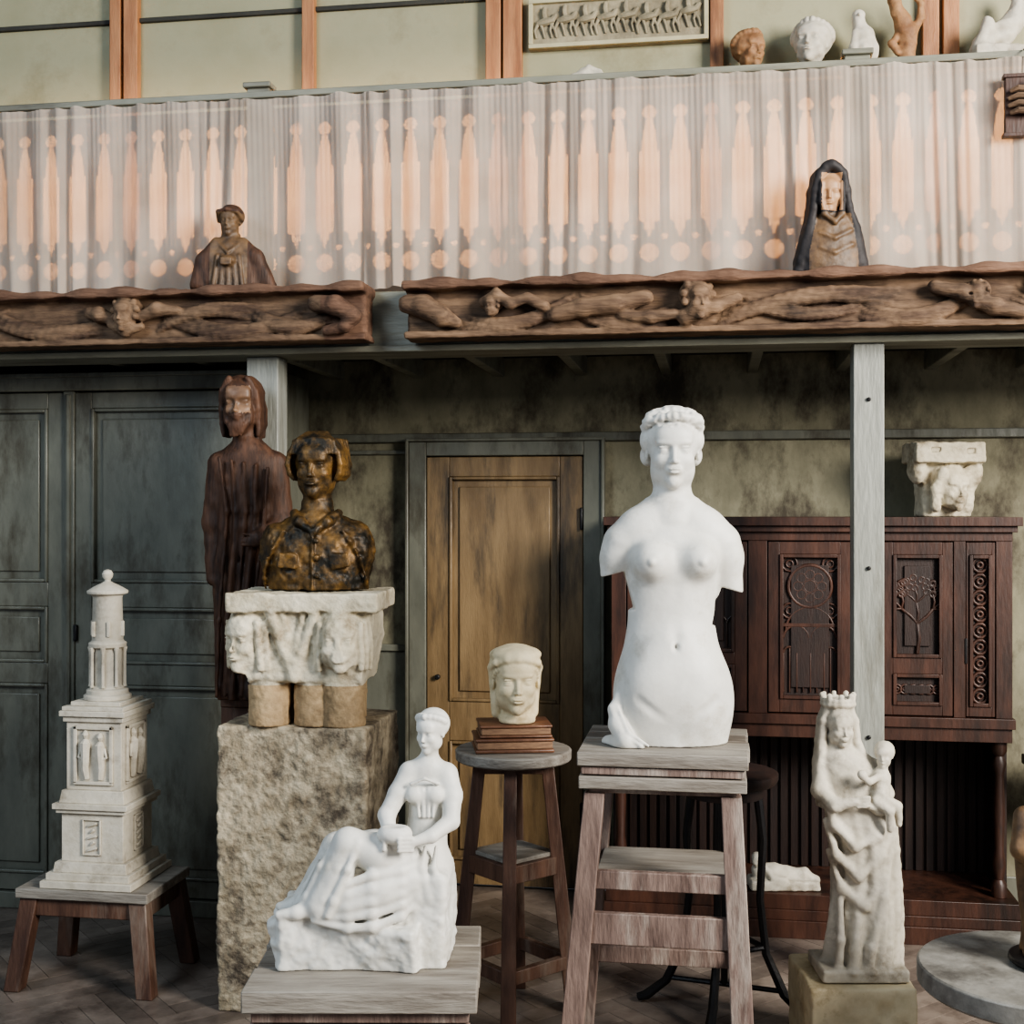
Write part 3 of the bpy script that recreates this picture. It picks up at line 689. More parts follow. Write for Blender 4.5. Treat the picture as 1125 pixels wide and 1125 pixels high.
for sx in (-1,1): S.cap((sx*.010,-.038,.63),(sx*.038,.01,.735),.008,.010,k=.03)
head(S,(0,-.004,.822),.222,yaw=-3)
S.ell((0,.11,.17),(.375,.40,.37),k=.03)
for i in range(-7,8):
    a=i/7; x=.345*math.sin(a*1.5); z=.29+.13*math.cos(a*1.55); 
    S.ell((x,-.29+.28*abs(a)**1.6,z),(.060,.075,.060),k=.03)
for i in range(-5,6):
    a=i/5; S.ell((.31*math.sin(a*1.45),-.12,.36+.13*math.cos(a*1.45)),(.075,.09,.065),k=.03)
for sx in (-1,1):
    S.ell((sx*.33,.08,.14),(.08,.17,.14),k=.04); S.ell((sx*.30,.24,-.05),(.10,.16,.14),k=.05)
S.ell((0,.42,-.05),(.2,.14,.18),k=.06); S.ell((0,.0,.49),(.16,.18,.07),k=.04)
S.frame()
HN=S.noise(.011,3)
S.mod(lambda X,Y,Z,F:F+HN*.0035*np.clip((Z-.872)*60,0,1)*((Y>-.055)|(Z>.885)))
S.chain([(-.158,-.05,.135,.010),(-.168,-.06,.10,.016),(-.160,-.07,.06,.024),(-.14,-.09,.02,.028)],k=.014)
S.chain([(-.180,-.02,.0,.022),(-.15,-.07,.01,.026),(-.10,-.10,.0,.014)],k=.014)
for q in range(2): S.chain([(-.180+.02*q,-.065-.008*q,.110,.004),(-.152+.018*q,-.100-.004*q,.045,.005),(-.100+.02*q,-.112,.008,.004)],k=.006)
S.build('plaster_female_torso',PL,(-.122,3.63,1.051),rz=TH)

b=B()
X0,X1,Y0,Y1=-.372,.086,3.435,3.885; zt=1.05
for i in range(4):
    w=(Y1-Y0)/4; b.box(X0,X1+(.006 if i%2 else 0),Y0+w*i+.0015,Y0+w*(i+1)-.0015,zt-.038,zt,1)
b.box(X0+.01,X1-.01,Y0+.01,Y1-.01,zt-.062,zt-.04,0)
b.box(X0+.004,X1-.004,Y0+.004,Y1-.004,zt-.10,zt-.066,1)
b.box(X0+.03,X1-.03,Y0+.03,Y1-.03,zt-.115,zt-.10,0)
lt=zt-.115
c=[(X0+.045,Y0+.045,-1,-1),(X1-.045,Y0+.045,1,-1),(X1-.045,Y1-.045,1,1),(X0+.045,Y1-.045,-1,1)]
for x,y,sx,sy in c: b.leg((x+sx*.085 if sx<0 else x+.045,y+sy*.05,0),(x,y,lt),.062,.05,0,.055,.045)
def lx(sx,z): 
    t=1-z/lt; return (c[0][0]-.085*t) if sx<0 else (c[1][0]+.045*t)
def ly(sy,z):
    t=1-z/lt; return (c[0][1]-.05*t) if sy<0 else (c[2][1]+.05*t)
for z,h in ((.70,.05),(.57,.085),(.27,.07)):
    b.rail((lx(-1,z),ly(-1,z),z),(lx(1,z),ly(-1,z),z),h,.025,0)
for z,h in ((.66,.05),(.36,.05)):
    b.rail((lx(-1,z),ly(-1,z),z),(lx(-1,z),ly(1,z),z),h,.025); b.rail((lx(1,z),ly(-1,z),z),(lx(1,z),ly(1,z),z),h,.025)
    b.rail((lx(-1,z),ly(1,z),z),(lx(1,z),ly(1,z),z),h,.025)
b.box(lx(-1,.66)+.02,lx(1,.66)-.02,ly(-1,.66)-.0,ly(1,.66)-.0,.672,.69,1)
b.obj('sculptor_stand',[GRW,GRT],bevel=.003)

# ============================================================ SEATED WOMAN
S=Sc((-.235,-.16,0),(.245,.15,.64),.0032)
S.box((-.05,0,.055),(.165,.115,.085),r=.012,rz=4); S.box((.125,.01,.11),(.095,.115,.125),r=.018,k=.01,rz=-4)
S.box((-.17,-.01,.055),(.055,.1,.075),r=.012,k=.01,ry=-12); S.box((.03,-.08,.05),(.12,.05,.07),r=.012,k=.01,rz=-10,rx=12)
S.rough(.045,.007,3); S.rough(.018,.003,8); S.rough(.009,.0012,9)
S.ell((.14,.0,.245),(.080,.085,.055),k=.03)
S.chain([(.145,.0,.24,.07),(.155,0,.31,.050),(.158,-.0,.36,.044),(.16,.0,.42,.055)],k=.02)
S.chain([(.115,-.005,.475,.027),(.16,.0,.487,.03),(.205,-.005,.472,.027)],k=.02)
for sx in (-1,1): S.ell((.155+sx*.026,-.045,.425),(.025,.022,.024),k=.012)
S.cap((.162,0,.48),(.166,-.004,.545),.023,.021,k=.015)
head(S,(.168,-.010,.580),.108,yaw=-28,pitch=4)
S.ell((0,.12,.18),(.40,.42,.38),k=.03); S.ell((0,.42,.0),(.18,.16,.16),k=.05)
for i in range(-5,6):
    a=i/5; S.ell((.36*math.sin(a*1.5),-.25+.3*abs(a),.26+.16*math.cos(a*1.5)),(.085,.10,.085),k=.02)
S.frame()
S.chain([(.112,-.005,.472,.028),(.085,-.03,.425,.025),(.058,-.055,.375,.022)],k=.01)
S.chain([(.058,-.055,.375,.022),(.07,-.10,.335,.017),(.09,-.125,.318,.012)],k=.008)
S.chain([(.21,-.005,.468,.028),(.224,-.03,.42,.026),(.222,-.06,.36,.022)],k=.01)
S.chain([(.222,-.06,.36,.022),(.175,-.11,.335,.017),(.13,-.13,.325,.012)],k=.008)
S.ell((.085,-.125,.345),(.044,.035,.026),k=.006); S.ell((.085,-.125,.372),(.032,.026,.012),k=.006,op='sub')
for i in range(4):
    S.cap((.13,-.135,.335-.010*i),(.098,-.158,.34-.010*i),.0055,.005,k=.003); S.cap((.07,-.11,.33-.009*i),(.06,-.145,.338-.009*i),.0055,.005,k=.003)
S.chain([(.12,-.04,.245,.058),(.04,-.09,.285,.048),(-.035,-.10,.315,.038)],k=.018)
S.chain([(.12,.03,.24,.060),(.02,.02,.265,.050),(-.075,.0,.275,.042)],k=.018)
S.chain([(-.035,-.10,.315,.038),(-.062,-.105,.24,.040),(-.105,-.115,.165,.036)],k=.012)
S.chain([(-.075,.0,.275,.040),(-.11,-.02,.21,.040),(-.145,-.04,.16,.036)],k=.012)
S.chain([(.11,-.08,.22,.045),(.05,-.10,.20,.046),(-.03,-.11,.17,.042)],k=.02)
S.ell((-.09,-.06,.16),(.08,.07,.03),k=.02)
S.chain([(-.12,-.115,.155,.020),(-.16,-.125,.148,.017),(-.205,-.125,.142,.011)],k=.008)
S.chain([(-.145,-.05,.155,.020),(-.18,-.055,.147,.016),(-.215,-.055,.142,.011)],k=.008)
for i in range(5):
    t=i/4; S.chain([(.165,-.075,.27-.02*i,.006),(.10,-.115-.01*t,.25-.028*i,.010),(.03,-.138-.006*t,.245-.032*i,.011),(-.03,-.140,.225-.028*i,.010),(-.075-.01*i,-.135,.17-.010*i,.007)],k=.013)
for i in range(4): 
    S.chain([(-.005-.022*i,-.125+.01*i,.325-.004*i,.006),(-.03-.024*i,-.148+.012*i,.26,.009),(-.065-.024*i,-.150+.012*i,.185,.010),(-.08-.026*i,-.148+.012*i,.148,.008)],k=.010)
for i in range(3): S.chain([(-.075-.02*i,.0-.03*i,.30-.02*i,.005),(-.115-.015*i,-.02-.03*i,.22-.01*i,.007),(-.15-.01*i,-.05-.02*i,.155,.007)],k=.010)
for i in range(3): S.chain([(.13+.028*i,-.082,.30,.005),(.12+.03*i,-.095,.25,.008),(.14+.03*i,-.10,.18,.009)],k=.012)
for i in range(4): S.chain([(.135+.015*i,-.055,.44,.004),(.14+.012*i,-.052,.37,.004)],k=.006)
S.chain([(.12,-.06,.455,.005),(.155,-.065,.47,.004),(.19,-.055,.455,.005)],k=.005)
S.build('plaster_seated_woman',PL,loc(-.378,3.31,.551),rz=TH)
b=B()
b.box(-.285,.282,-.245,-.085,-.055,0,1);b.box(-.280,.284,-.082,.08,-.055,-.001,1);b.box(-.286,.28,.083,.245,-.055,0,1)
b.box(-.265,.262,-.225,.225,-.085,-.058,0)
b.box(-.25,.245,-.21,.21,-.55,-.088,0)
b.box(-.27,-.20,-.228,-.205,-.55,-.088,0); b.box(.19,.265,-.228,-.205,-.55,-.088,0); b.box(-.27,.265,-.23,-.205,-.16,-.09,1)
b.obj('wooden_crate_plinth',[GRW,GRT],loc(-.366,3.30,.55),rz=TH)

# ============================================================ MADONNA
S=Sc((-.15,-.13,0),(.16,.12,.88),.0034)
S.box((.01,0,.015),(.13,.10,.022),r=.008)
def fm(x,y,z,a): return (.006*np.sin(a*6+1.5+z*4.5)+.003*np.sin(a*13-z*7))*np.clip((.56-z)*4,0,1)
S.loft([(0,.02,0,.118,.085),(.12,.03,0,.108,.080),(.3,.034,0,.098,.076),(.42,.024,0,.100,.076),(.52,.005,0,.100,.074),(.60,-.015,0,.095,.068),(.655,-.03,0,.08,.058),(.69,-.045,0,.045,.04),(.72,-.05,0,.035,.035)],k=.015,fold=fm)
head(S,(-.050,-.020,.750),.122,yaw=8,pitch=3,ears=False)
S.frame()
S.chain([(-.05,.035,.785,.042),(-.047,.045,.72,.045),(-.035,.04,.62,.05)],k=.015)
for sx in (-1,1):
    for j in range(3):
        S.chain([(-.05+sx*.030,-.010+.018*j,.808,.013),(-.05+sx*.047,-.012+.018*j,.765,.013),(-.05+sx*.053,-.015+.018*j,.70,.014),(-.042+sx*.066,-.02+.018*j,.645,.015),(-.03+sx*.078,-.03+.018*j,.585,.016),(-.02+sx*.088,-.035+.015*j,.52,.014)],k=.006)
for i in range(16):
    a=2*math.pi*i/16; a2=2*math.pi*(i+1)/16; f=lambda t,z,R=.046:(-.05+R*math.cos(t),.006+R*math.sin(t),z)
    S.cap(f(a,.816),f(a2,.816),.008,.008,k=.004); S.cap(f(a,.828),f(a2,.828),.006,.006,k=.004)
    if i%2==0: S.cap(f(a,.828),f(a,.838,.047),.007,.007,k=.006); S.ell(f(a,.843,.047),(.009,.008,.007),k=.004)
S.ell((-.05,.006,.81),(.044,.044,.025),k=.01)
S.chain([(-.10,-.0,.63,.028),(-.112,-.035,.56,.027),(-.08,-.08,.525,.020),(-.02,-.100,.540,.014)],k=.012)
S.chain([(.055,0,.62,.028),(.080,-.03,.55,.028),(.055,-.08,.515,.020),(.02,-.095,.525,.013)],k=.012)
for i in range(4): S.cap((-.02,-.105,.552-.009*i),(.015,-.113,.556-.009*i),.005,.0045,k=.003)
S.chain([(.055,-.072,.545,.030),(.062,-.06,.60,.027),(.070,-.05,.63,.016)],k=.01)
head(S,(.074,-.052,.668),.075,yaw=-25); S.ell((0,.1,.15),(.4,.42,.42),k=.03); S.frame()
S.chain([(.05,-.08,.61,.011),(.015,-.105,.60,.010),(-.005,-.108,.615,.009)],k=.005); S.ell((-.006,-.108,.62),(.015,.013,.015),k=.004)
S.chain([(.065,-.09,.545,.018),(.10,-.095,.525,.015),(.11,-.085,.47,.010)],k=.006); S.chain([(.04,-.095,.54,.018),(.075,-.108,.515,.014),(.08,-.095,.455,.010)],k=.006)
S.chain([(-.095,-.045,.53,.010),(-.075,-.062,.46,.012),(-.02,-.078,.40,.012),(.05,-.070,.43,.011),(.10,-.045,.50,.010)],k=.018)
S.chain([(-.098,-.040,.47,.009),(-.070,-.062,.37,.012),(-.01,-.076,.31,.012),(.06,-.066,.37,.010),(.108,-.040,.45,.009)],k=.018)
S.chain([(-.090,-.040,.38,.008),(-.055,-.062,.27,.012),(.01,-.074,.22,.012),(.07,-.062,.30,.010)],k=.018)
S.chain([(.10,-.045,.42,.010),(.07,-.070,.25,.012),(.03,-.080,.10,.013),(.02,-.082,.01,.013)],k=.014)
S.chain([(-.06,-.062,.24,.009),(-.06,-.072,.12,.011),(-.07,-.075,.01,.013)],k=.014)
S.chain([(-.01,-.072,.19,.009),(-.02,-.080,.09,.011),(-.025,-.080,.01,.012)],k=.014)
S.chain([(.09,-.052,.22,.009),(.085,-.064,.10,.011),(.075,-.07,.01,.012)],k=.014)
for j in range(3): S.chain([(.098,-.045+.02*j,.50,.012),(.112+.003*j,-.04+.02*j,.38,.013),(.118,-.035+.02*j,.2,.012),(.112,-.03+.02*j,.04,.013)],k=.010)
for sx in (-1,1): S.ell((.0+sx*.03,-.088,.03),(.016,.02,.010),k=.006)
S.rough(.02,.0015,5); S.rough(.009,.0006,6)
S.build('madonna_and_child_statue',PLG,loc(1.043,3.88,.301),rz=TH)
S=Sc((-.17,-.17,0),(.17,.17,.31),.006); S.box((0,0,.15),(.158,.155,.15),r=.01); S.rough(.05,.005,2); S.rough(.02,.002,3)
S.mod(lambda X,Y,Z,F:np.maximum(F,Z-.297))
S.build('limestone_block',CREAM,loc(1.037,3.90,0),rz=TH*1.0)

# ============================================================ TALL STOOL + BOOKS + HEAD
b=B(); zt=.893
b.lathe((0,0,0),[(.188,zt-.04),(.198,zt-.035),(.199,zt-.006),(.194,zt)],40,1)
legs=[]
for a in (-95,-5,85,175):
    t=math.radians(a); p1=(.115*math.cos(t),.115*math.sin(t)); p2=(.205*math.cos(t),.205*math.sin(t)); legs.append((p1,p2))
    b.leg((p2[0],p2[1],0),(p1[0],p1[1],zt-.04),.052,.052,0,.042,.042)
def at(i,z):
    p1,p2=legs[i%4]; t=z/(zt-.04); return (p2[0]+(p1[0]-p2[0])*t,p2[1]+(p1[1]-p2[1])*t,z)
for i in range(4): b.rail(at(i,.50),at(i+1,.50),.06,.03,0); b.rail(at(i,.17),at(i+1,.17),.045,.028,0)
b.box(-.10,.10,-.10,.10,zt-.07,zt-.04,0)
b.hexa([at(0,.53),at(1,.53),at(2,.53),at(3,.53)]+[tuple(list(at(i,.53))[:2])+(.545,) for i in range(4)],1)
b.obj('tall_wooden_stool',[STW,GRT],loc(.005,4.36,0),rz=TH,bevel=.003)
b=B()
b.box(-.135,.13,-.10,.10,0,.012,0);b.box(-.13,.125,-.095,.09,.012,.038,1);b.box(-.135,.13,-.10,.10,.038,.048,0)
b.box(-.12,.125,-.09,.09,.05,.058,0);b.box(-.115,.12,-.085,.085,.058,.082,1);b.box(-.12,.125,-.09,.09,.082,.092,0)
b.obj('wooden_book_stack',[BOOK,mk('page_edges',(104,78,60),(136,106,80),None,sc=30,rough=.8,stretch=(1,1,8))],loc(.003,4.35,zt+.001),rz=TH+.1)
S=Sc((-.10,-.12,0),(.10,.11,.30),.003)
S.cap((0,.02,-.02),(0,.0,.1),.045,.048,k=.02); S.loft([(0,.005,.0,.06,.06),(.012,.005,0,.062,.06),(.03,0,.01,.045,.045)],k=.015)
head(S,(0,-.012,.146),.235,yaw=6)
S.ell((0,.1,.16),(.36,.38,.34),k=.03)
for i in range(-8,9):
    a=i/8; S.ell((.31*math.sin(a*1.5),-.31+.27*abs(a)**1.7,.17+.06*math.cos(a*1.5)-.12*abs(a)**3),(.035,.05,.04),k=.012)
S.chain([(-.35,.06,.17,.05),(-.30,-.20,.26,.05),(-.15,-.30,.31,.05),(0,-.33,.325,.05),(.15,-.30,.31,.05),(.30,-.20,.26,.05),(.35,.06,.17,.05)],k=.03)
S.ell((0,.03,.36),(.375,.39,.135),k=.05); S.ell((0,.08,.25),(.36,.38,.2),k=.05)
for sx in (-1,1): S.cap((sx*.30,.10,.15),(sx*.27,.12,-.50),.09,.07,k=.05)
S.frame(); S.rough(.02,.001,4)
S.build('archaic_stone_head',CREAM,loc(.012,4.33,zt+.094),rz=TH)

# ============================================================ LANTERN TOWER + LOW STOOL
b=B(); zt=.36; X0,X1,Y0,Y1=-.25,.25,-.185,.185
b.box(X0,X1,Y0,Y1,zt-.035,zt,1); b.box(X0+.02,X1-.02,Y0+.02,Y1-.02,zt-.10,zt-.035,0)
for sx in (-1,1):
    for sy in (-1,1): b.leg((sx*.25,sy*.185,0),(sx*.205,sy*.145,zt-.035),.06,.055,0,.065,.055)
b.obj('low_wooden_stool',[STW,GRT],(-2.215,4.385,0),rz=0,bevel=.004)
b=B()
def sq(w,z0,z1,w2=None):
    w2=w2 or w; b.hexa([(-w/2,-w/2,z0-.36),(w/2,-w/2,z0-.36),(w/2,w/2,z0-.36),(-w/2,w/2,z0-.36),(-w2/2,-w2/2,z1-.36),(w2/2,-w2/2,z1-.36),(w2/2,w2/2,z1-.36),(-w2/2,w2/2,z1-.36)])
sq(.345,.36,.385);sq(.315,.385,.41);sq(.28,.41,.445,.27);sq(.235,.445,.62);sq(.265,.62,.635);sq(.285,.635,.655);sq(.25,.655,.70,.235)
sq(.21,.70,.965);sq(.23,.945,.965);sq(.25,.965,.985);sq(.235,.985,1.0);sq(.19,1.0,1.015)
for (ang) in (0,90):
    def T(x,y,z): 
        a=math.radians(ang); return (x*math.cos(a)-y*math.sin(a),x*math.sin(a)+y*math.cos(a),z-.36)
    def bx(x0,x1,y0,y1,z0,z1):
        b.hexa([T(x0,y0,z0),T(x1,y0,z0),T(x1,y1,z0),T(x0,y1,z0),T(x0,y0,z1),T(x1,y0,z1),T(x1,y1,z1),T(x0,y1,z1)])
    h=.105
    bx(-.075,-.062,-h-.01,-h,.725,.93);bx(.062,.075,-h-.01,-h,.725,.93);bx(-.075,.075,-h-.01,-h,.918,.93);bx(-.075,.075,-h-.01,-h,.72,.732)
    for sx,dz in ((-.028,0),(.028,-.008)):
        b.tube([T(sx*.9,-h-.004,.74),T(sx*1.1,-h-.008,.78),T(sx,-h-.01,.83),T(sx,-h-.01,.87+dz),T(sx,-h-.006,.885+dz)],[.011,.014,.016,.018,.007],8)
        b.tube([T(sx,-h-.006,.884+dz),T(sx,-h-.01,.90+dz),T(sx,-h-.006,.915+dz)],[.006,.012,.006],8)
        b.tube([T(sx*1.5,-h-.006,.86+dz),T(sx*1.9,-h-.01,.82),T(sx*.6,-h-.014,.80)],[.007,.006,.005],6)
    h=.1175
    bx(-.035,-.03,-h-.008,-h,.47,.60);bx(.03,.035,-h-.008,-h,.47,.60);bx(-.035,.035,-h-.008,-h,.595,.60);bx(-.035,.035,-h-.008,-h,.47,.475)
    for i in range(5): b.tube([T(-.018+(.012*(i%2)),-h-.003,.485+.022*i),T(.02-.01*(i%2),-h-.006,.497+.022*i)],.005,6)
b.lathe((0,0,-.36),[(.085,1.015),(.085,1.03),(.075,1.035),(.075,1.05),(.062,1.055),(.06,1.06),(.052,1.065),(.052,1.20),(.066,1.205),(.068,1.22),(.06,1.225),(.056,1.23),(.052,1.385),(.056,1.395),(.072,1.40),(.074,1.41),(.05,1.425),(.02,1.44),(.012,1.445),(.010,1.45),(.018,1.46),(.02,1.472),(.014,1.484),(.004,1.488)],32)
for i in range(8):
    a=2*math.pi*i/8+.2; b.lathe((.062*math.cos(a),.062*math.sin(a),-.36),[(.009,1.06),(.006,1.07),(.006,1.185),(.010,1.20),(.010,1.206)],8)
for i in range(6):
    a=2*math.pi*i/6; b.box(.058*math.cos(a)-.006,.058*math.cos(a)+.006,.058*math.sin(a)-.006,.058*math.sin(a)+.006,1.245-.36,1.30-.36)
b.obj('plaster_lantern_tower',PLG,(-2.205,4.385,.361),rz=0,bevel=.003)

# ============================================================ ROUND TABLE + FIGURE
b=B()
b.lathe((0,0,0),[(.16,0),(.17,.01),(.17,.03),(.06,.06),(.045,.12),(.045,.40),(.10,.44),(.16,.46),(.29,.462),(.298,.47),(.298,.515),(.292,.52)],48)
b.obj('round_stone_table',GRST,loc(1.36,3.30,0),rz=0,bevel=.002)
S=Sc((-.12,-.10,0),(.12,.10,.52),.005)
S.loft([(0,0,0,.09,.08),(.05,0,0,.085,.075),(.2,0,0,.10,.08),(.33,0,0,.105,.08),(.38,0,0,.08,.06),(.41,0,0,.035,.035),(.43,0,0,.03,.03)],k=.01,fold=lambda x,y,z,a:.006*np.sin(a*10+z*10)*np.clip((.34-z)*5,0,1))
for sx in (-1,1): S.chain([(sx*.085,0,.36,.028),(sx*.1,-.02,.28,.026),(sx*.05,-.07,.24,.02)],k=.015)
head(S,(0,-.005,.455),.10,yaw=0); S.ell((0,.1,.15),(.42,.42,.42),k=.04); S.frame()
S.build('wooden_robed_figure',POLY,loc(1.42,3.32,.546),rz=TH)
b=B(); b.lathe((0,0,0),[(.11,0),(.12,.006),(.12,.018),(.10,.025)],32); b.obj('figure_base_disc',IRON,loc(1.42,3.32,.521))

b=B()
b.lathe((0,0,0),[(.02,.78),(.17,.785),(.18,.80),(.18,.82),(.17,.825)],32,1); b.lathe((0,0,0),[(.13,.74),(.13,.785)],24,1)
for i in range(4):
    a=math.radians(-20+90*i); cx,sy=math.cos(a),math.sin(a)
    pts=[(cx*r_,sy*r_,z) for r_,z in ((.11,.77),(.13,.6),(.12,.4),(.14,.22),(.20,.09),(.27,.03),(.30,.018))]
    b.tube(pts,[.016,.014,.013,.014,.016,.018,.014],8)
for i in range(4):
    a=math.radians(-20+90*i); a2=math.radians(70+90*i)
    b.tube([(math.cos(a)*.135,math.sin(a)*.135,.24),(math.cos(a2)*.135,math.sin(a2)*.135,.24)],.010,8)
b.tube([(-.2*math.cos(math.radians(-20)),.2*math.sin(math.radians(20)),.10),(.2*math.cos(math.radians(-20)),-.2*math.sin(math.radians(20)),.10)],.009,8)
b.tube([(0,0,.1),(0,0,.79)],.012,8)
b.obj('iron_tripod_stand',[IRON,CABD],loc(.72,4.32,0),rz=TH,bevel=0)

S=Sc((-.15,-.07,0),(.15,.07,.16),.005)
S.box((0,0,.018),(.14,.06,.022),r=.008)
S.chain([(-.10,0,.07,.03),(-.04,0,.06,.036),(.02,0,.05,.034),(.08,-.01,.06,.022),(.13,-.01,.035,.016)],k=.02)
S.chain([(-.08,-.02,.09,.014),(-.05,-.045,.05,.012),(0,-.05,.045,.010)],k=.01); head(S,(-.11,-.01,.115),.055,yaw=-20); S.ell((0,.1,.15),(.4,.42,.42),k=.03); S.frame()
S.rough(.02,.003,4); S.build('plaster_reclining_figure',PLG,(.27,5.30,.171),rz=TH)

b=B()
b.box(1.25,1.75,5.2,5.55,.66,.70); b.box(1.28,1.72,5.23,5.52,.60,.66)
for u in (1.30,1.70):
    for v in (5.25,5.50): b.tube([(u,v,0.0),(u-.02,v,.15),(u+.015,v,.35),(u-.01,v,.6)],[.025,.018,.024,.028],10)
b.tube([(1.22,5.19,.74),(1.30,5.19,.70),(1.45,5.19,.72),(1.6,5.19,.70),(1.75,5.19,.73)],.03,10)
b.obj('dark_side_table',CABD)

# ============================================================ GALLERY SHELF OBJECTS
b=B(); b.box(0,.745,0,.03,0,.205,0)
for q in ((0,.745,0,.018),(0,.745,.187,.205),(0,.018,.018,.187),(.727,.745,.018,.187)): b.box(q[0],q[1],-.018,0,q[2],q[3],1)
rr=random.Random(3)
for i in range(8):
    x=.07+.085*i; z=.05+rr.random()*.02
    b.tube([(x-.035,-.004,z+.05),(x,-.012,z+.055),(x+.03,-.010,z+.06),(x+.045,-.006,z+.085)],[.010,.018,.014,.009],8,0)
    for dx,ex in ((-.03,-.045),(-.02,-.01),(.02,.04),(.03,.02)): b.tube([(x+dx,-.006,z+.05),(x+ex,-.008,z+.02),(x+ex+.008,-.004,z-.012)],[.009,.006,.005],6,0)
    b.tube([(x+.0,-.008,z+.06),(x-.005,-.012,z+.09),(x-.002,-.010,z+.115)],[.011,.012,.009],6,0); 
b.obj('relief_plaque',[RELM,mk('plaque_frame',(166,158,126),(186,178,146),None,rough=.7)],(-.775,VU-.035,3.64),bevel=.002)
def smallhead(name,mat,u,H,yaw,v=5.20,tilt=0,seed=1):
    S=Sc((-H*.6,-H*.6,0),(H*.6,H*.6,H*1.15),H/60)
    head(S,(0,0,H*.52),H*.95,yaw=yaw,pitch=tilt); S.ell((0,.1,.15),(.42,.42,.42),k=.04)
    for i in range(14):
        a=i/13*2-1; S.ell((.38*math.sin(a*1.7),-.20+.35*abs(a),.18+.24*math.cos(a*1.7)),(.09,.12,.10),k=.02)
    S.frame(); S.cap((0,.03*H,-.1*H),(0,.02*H,.2*H),.22*H,.2*H,k=.05*H); S.rough(H*.10,H*.012,seed)
    return S.build(name,mat,(u,v,3.461),rz=TH)
smallhead('terracotta_head',TERR,.135,.17,25,seed=4); smallhead('plaster_head',PLG,.375,.20,-25,tilt=-8,seed=6)
S=Sc((-.07,-.06,0),(.07,.06,.23),.004)
S.chain([(0,0,.0,.045),(.0,0,.06,.05),(.005,0,.12,.038),(-.01,0,.17,.022),(-.015,-.005,.20,.026)],k=.02); S.cap((-.015,-.02,.2),(-.025,-.05,.19),.008,.004,k=.006)
S.chain([(.03,-.01,.13,.014),(.045,-.02,.07,.016),(.05,0,.02,.012)],k=.01); S.chain([(-.03,-.02,.13,.014),(-.04,-.03,.07,.016),(-.03,-.02,.02,.012)],k=.01)
S.rough(.02,.003,3); S.build('plaster_figurine',PLG,(.57,5.2,3.461))
S=Sc((-.09,-.06,0),(.09,.06,.30),.004)
S.chain([(0,0,0,.035),(.0,0,.03,.03),(.005,0,.08,.032),(.0,0,.13,.038),(-.015,-.005,.17,.03),(-.04,-.01,.21,.022),(-.05,-.01,.25,.026)],k=.02)
S.chain([(.03,0,.14,.018),(.055,-.01,.18,.015),(.05,-.02,.235,.012),(.02,-.02,.27,.010)],k=.012); S.chain([(-.03,0,.12,.016),(-.06,-.01,.08,.014),(-.04,-.02,.04,.012)],k=.012)
S.rough(.02,.003,3); S.build('bronze_figurine',TERR,(.74,5.2,3.461))
S=Sc((-.13,-.08,0),(.13,.08,.26),.005)
S.box((0,0,.02),(.125,.07,.02),r=.005); S.chain([(-.08,0,.06,.035),(0,0,.10,.045),(.05,0,.15,.035),(.06,0,.2,.03)],k=.03); S.chain([(-.05,-.03,.08,.02),(-.07,-.04,.13,.02),(-.1,-.04,.04,.02)],k=.02)
head(S,(.055,-.01,.235),.06,yaw=-20); S.ell((0,.1,.15),(.42,.42,.42),k=.04); S.frame(); S.rough(.03,.006,3)
S.build('plaster_group',PLG,(1.10,5.2,3.461))
S=Sc((-.11,-.05,0),(.11,.05,.08),.004)
S.chain([(-.09,0,.01,.015),(-.03,0,.03,.022),(.03,0,.015,.02),(.09,0,.01,.012)],k=.02); S.chain([(-.04,0,.02,.014),(-.01,0,.055,.014),(.03,0,.04,.012)],k=.01); S.rough(.02,.004,5)
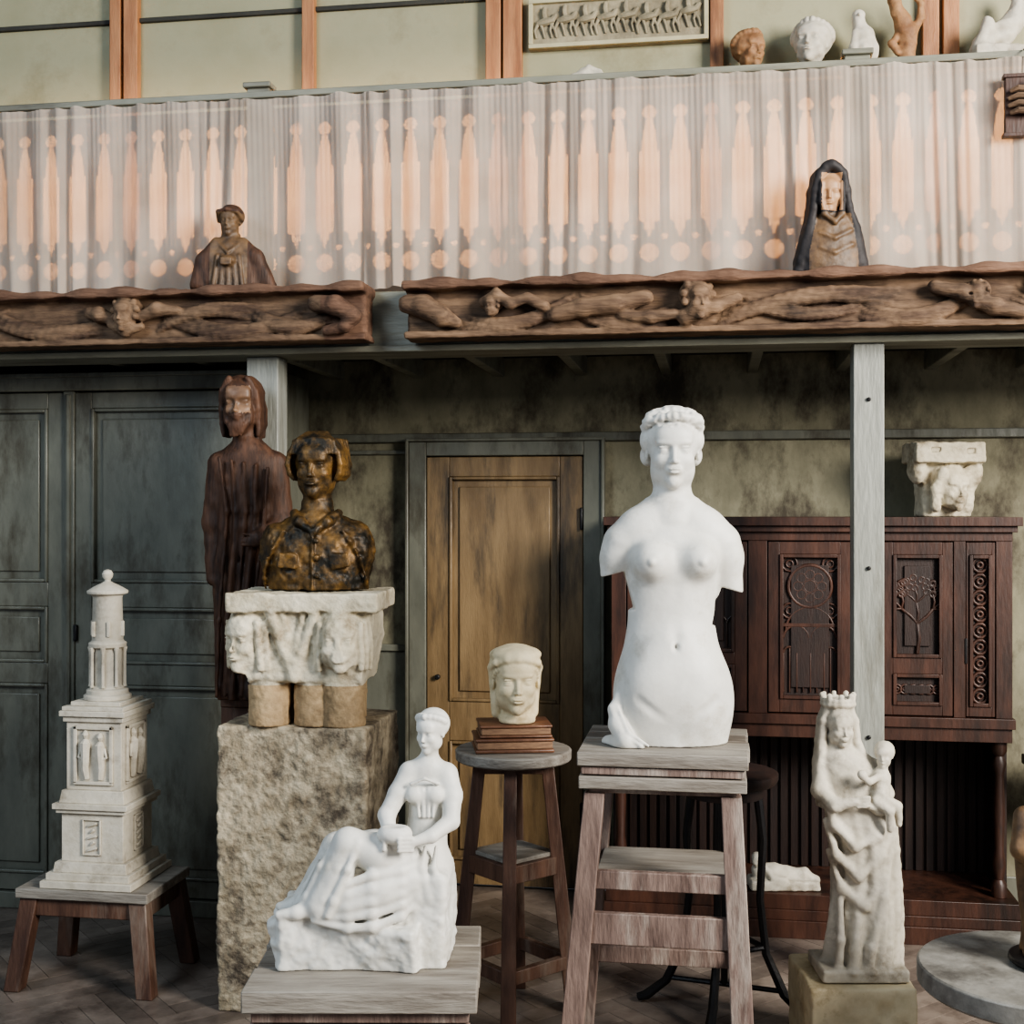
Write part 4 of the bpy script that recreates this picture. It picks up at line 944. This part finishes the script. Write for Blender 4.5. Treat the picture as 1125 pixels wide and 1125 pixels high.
S.build('plaster_fragment',PLG,(-.50,5.2,3.461))
b=B(); b.box(-.045,.10,0,.025,-.10,.10); b.box(-.052,.107,-.006,.03,-.108,-.095); b.box(-.052,.107,-.006,.03,.095,.108)
for i in range(4):
    z=.045-.025*i; b.tube([(.08,-.02,z*.8),(.03,-.035,z),(-.01,-.035,z+.003),(-.035-.006*(1.5-abs(i-1.5)),-.022,z-.004)],[.014,.012,.011,.007],8,1)
b.tube([(.08,-.02,.0),(.12,-.02,0)],[.035,.03],10,1); b.tube([(.08,-.02,.035),(.055,-.035,.06),(.03,-.035,.075)],[.013,.012,.009],8,1)
b.tube([(.03,.02,.10),(.03,.03,.19),(.03,.07,.215)],.003,6,0)
b.obj('carved_hand_plaque',[CAB,OAKB],(1.03,4.602,3.10))

# ============================================================ CAMERA, LIGHT, WORLD
cam=bpy.data.cameras.new('camera'); co=bpy.data.objects.new('camera',cam); scene.collection.objects.link(co)
co.location=(0,0,EYE); co.rotation_euler=(math.pi/2,0,TH); cam.sensor_width=36; cam.lens=1400/1125*36; scene.camera=co
def area(name,l,target,sx,sy,power,col):
    d=bpy.data.lights.new(name,'AREA'); d.shape='RECTANGLE'; d.size=sx; d.size_y=sy; d.energy=power; d.color=col
    o=bpy.data.objects.new(name,d); scene.collection.objects.link(o); o.location=l
    o.rotation_euler=(Vector(target)-Vector(l)).to_track_quat('-Z','Y').to_euler(); return o
area('window_light',(4.2,.9,3.6),(-.7,4.8,1.4),1.8,2.2,800,(1,.95,.88))
area('skylight',(-3.4,-.2,4.2),(-.8,4.6,1.2),2.0,1.6,130,(.72,.86,1))
area('gallery_lamp',(-.9,4.90,3.2),(-.9,5.33,2.85),4.6,.06,58,(1,.76,.50))
w=bpy.data.worlds.new('world'); scene.world=w; w.use_nodes=True
bg=w.node_tree.nodes['Background']; bg.inputs[0].default_value=(.74,.85,1,1); bg.inputs[1].default_value=.32
try: scene.view_settings.look='AgX - Medium High Contrast'
except Exception as e: print('look',e)
print('total',time.time()-T0)
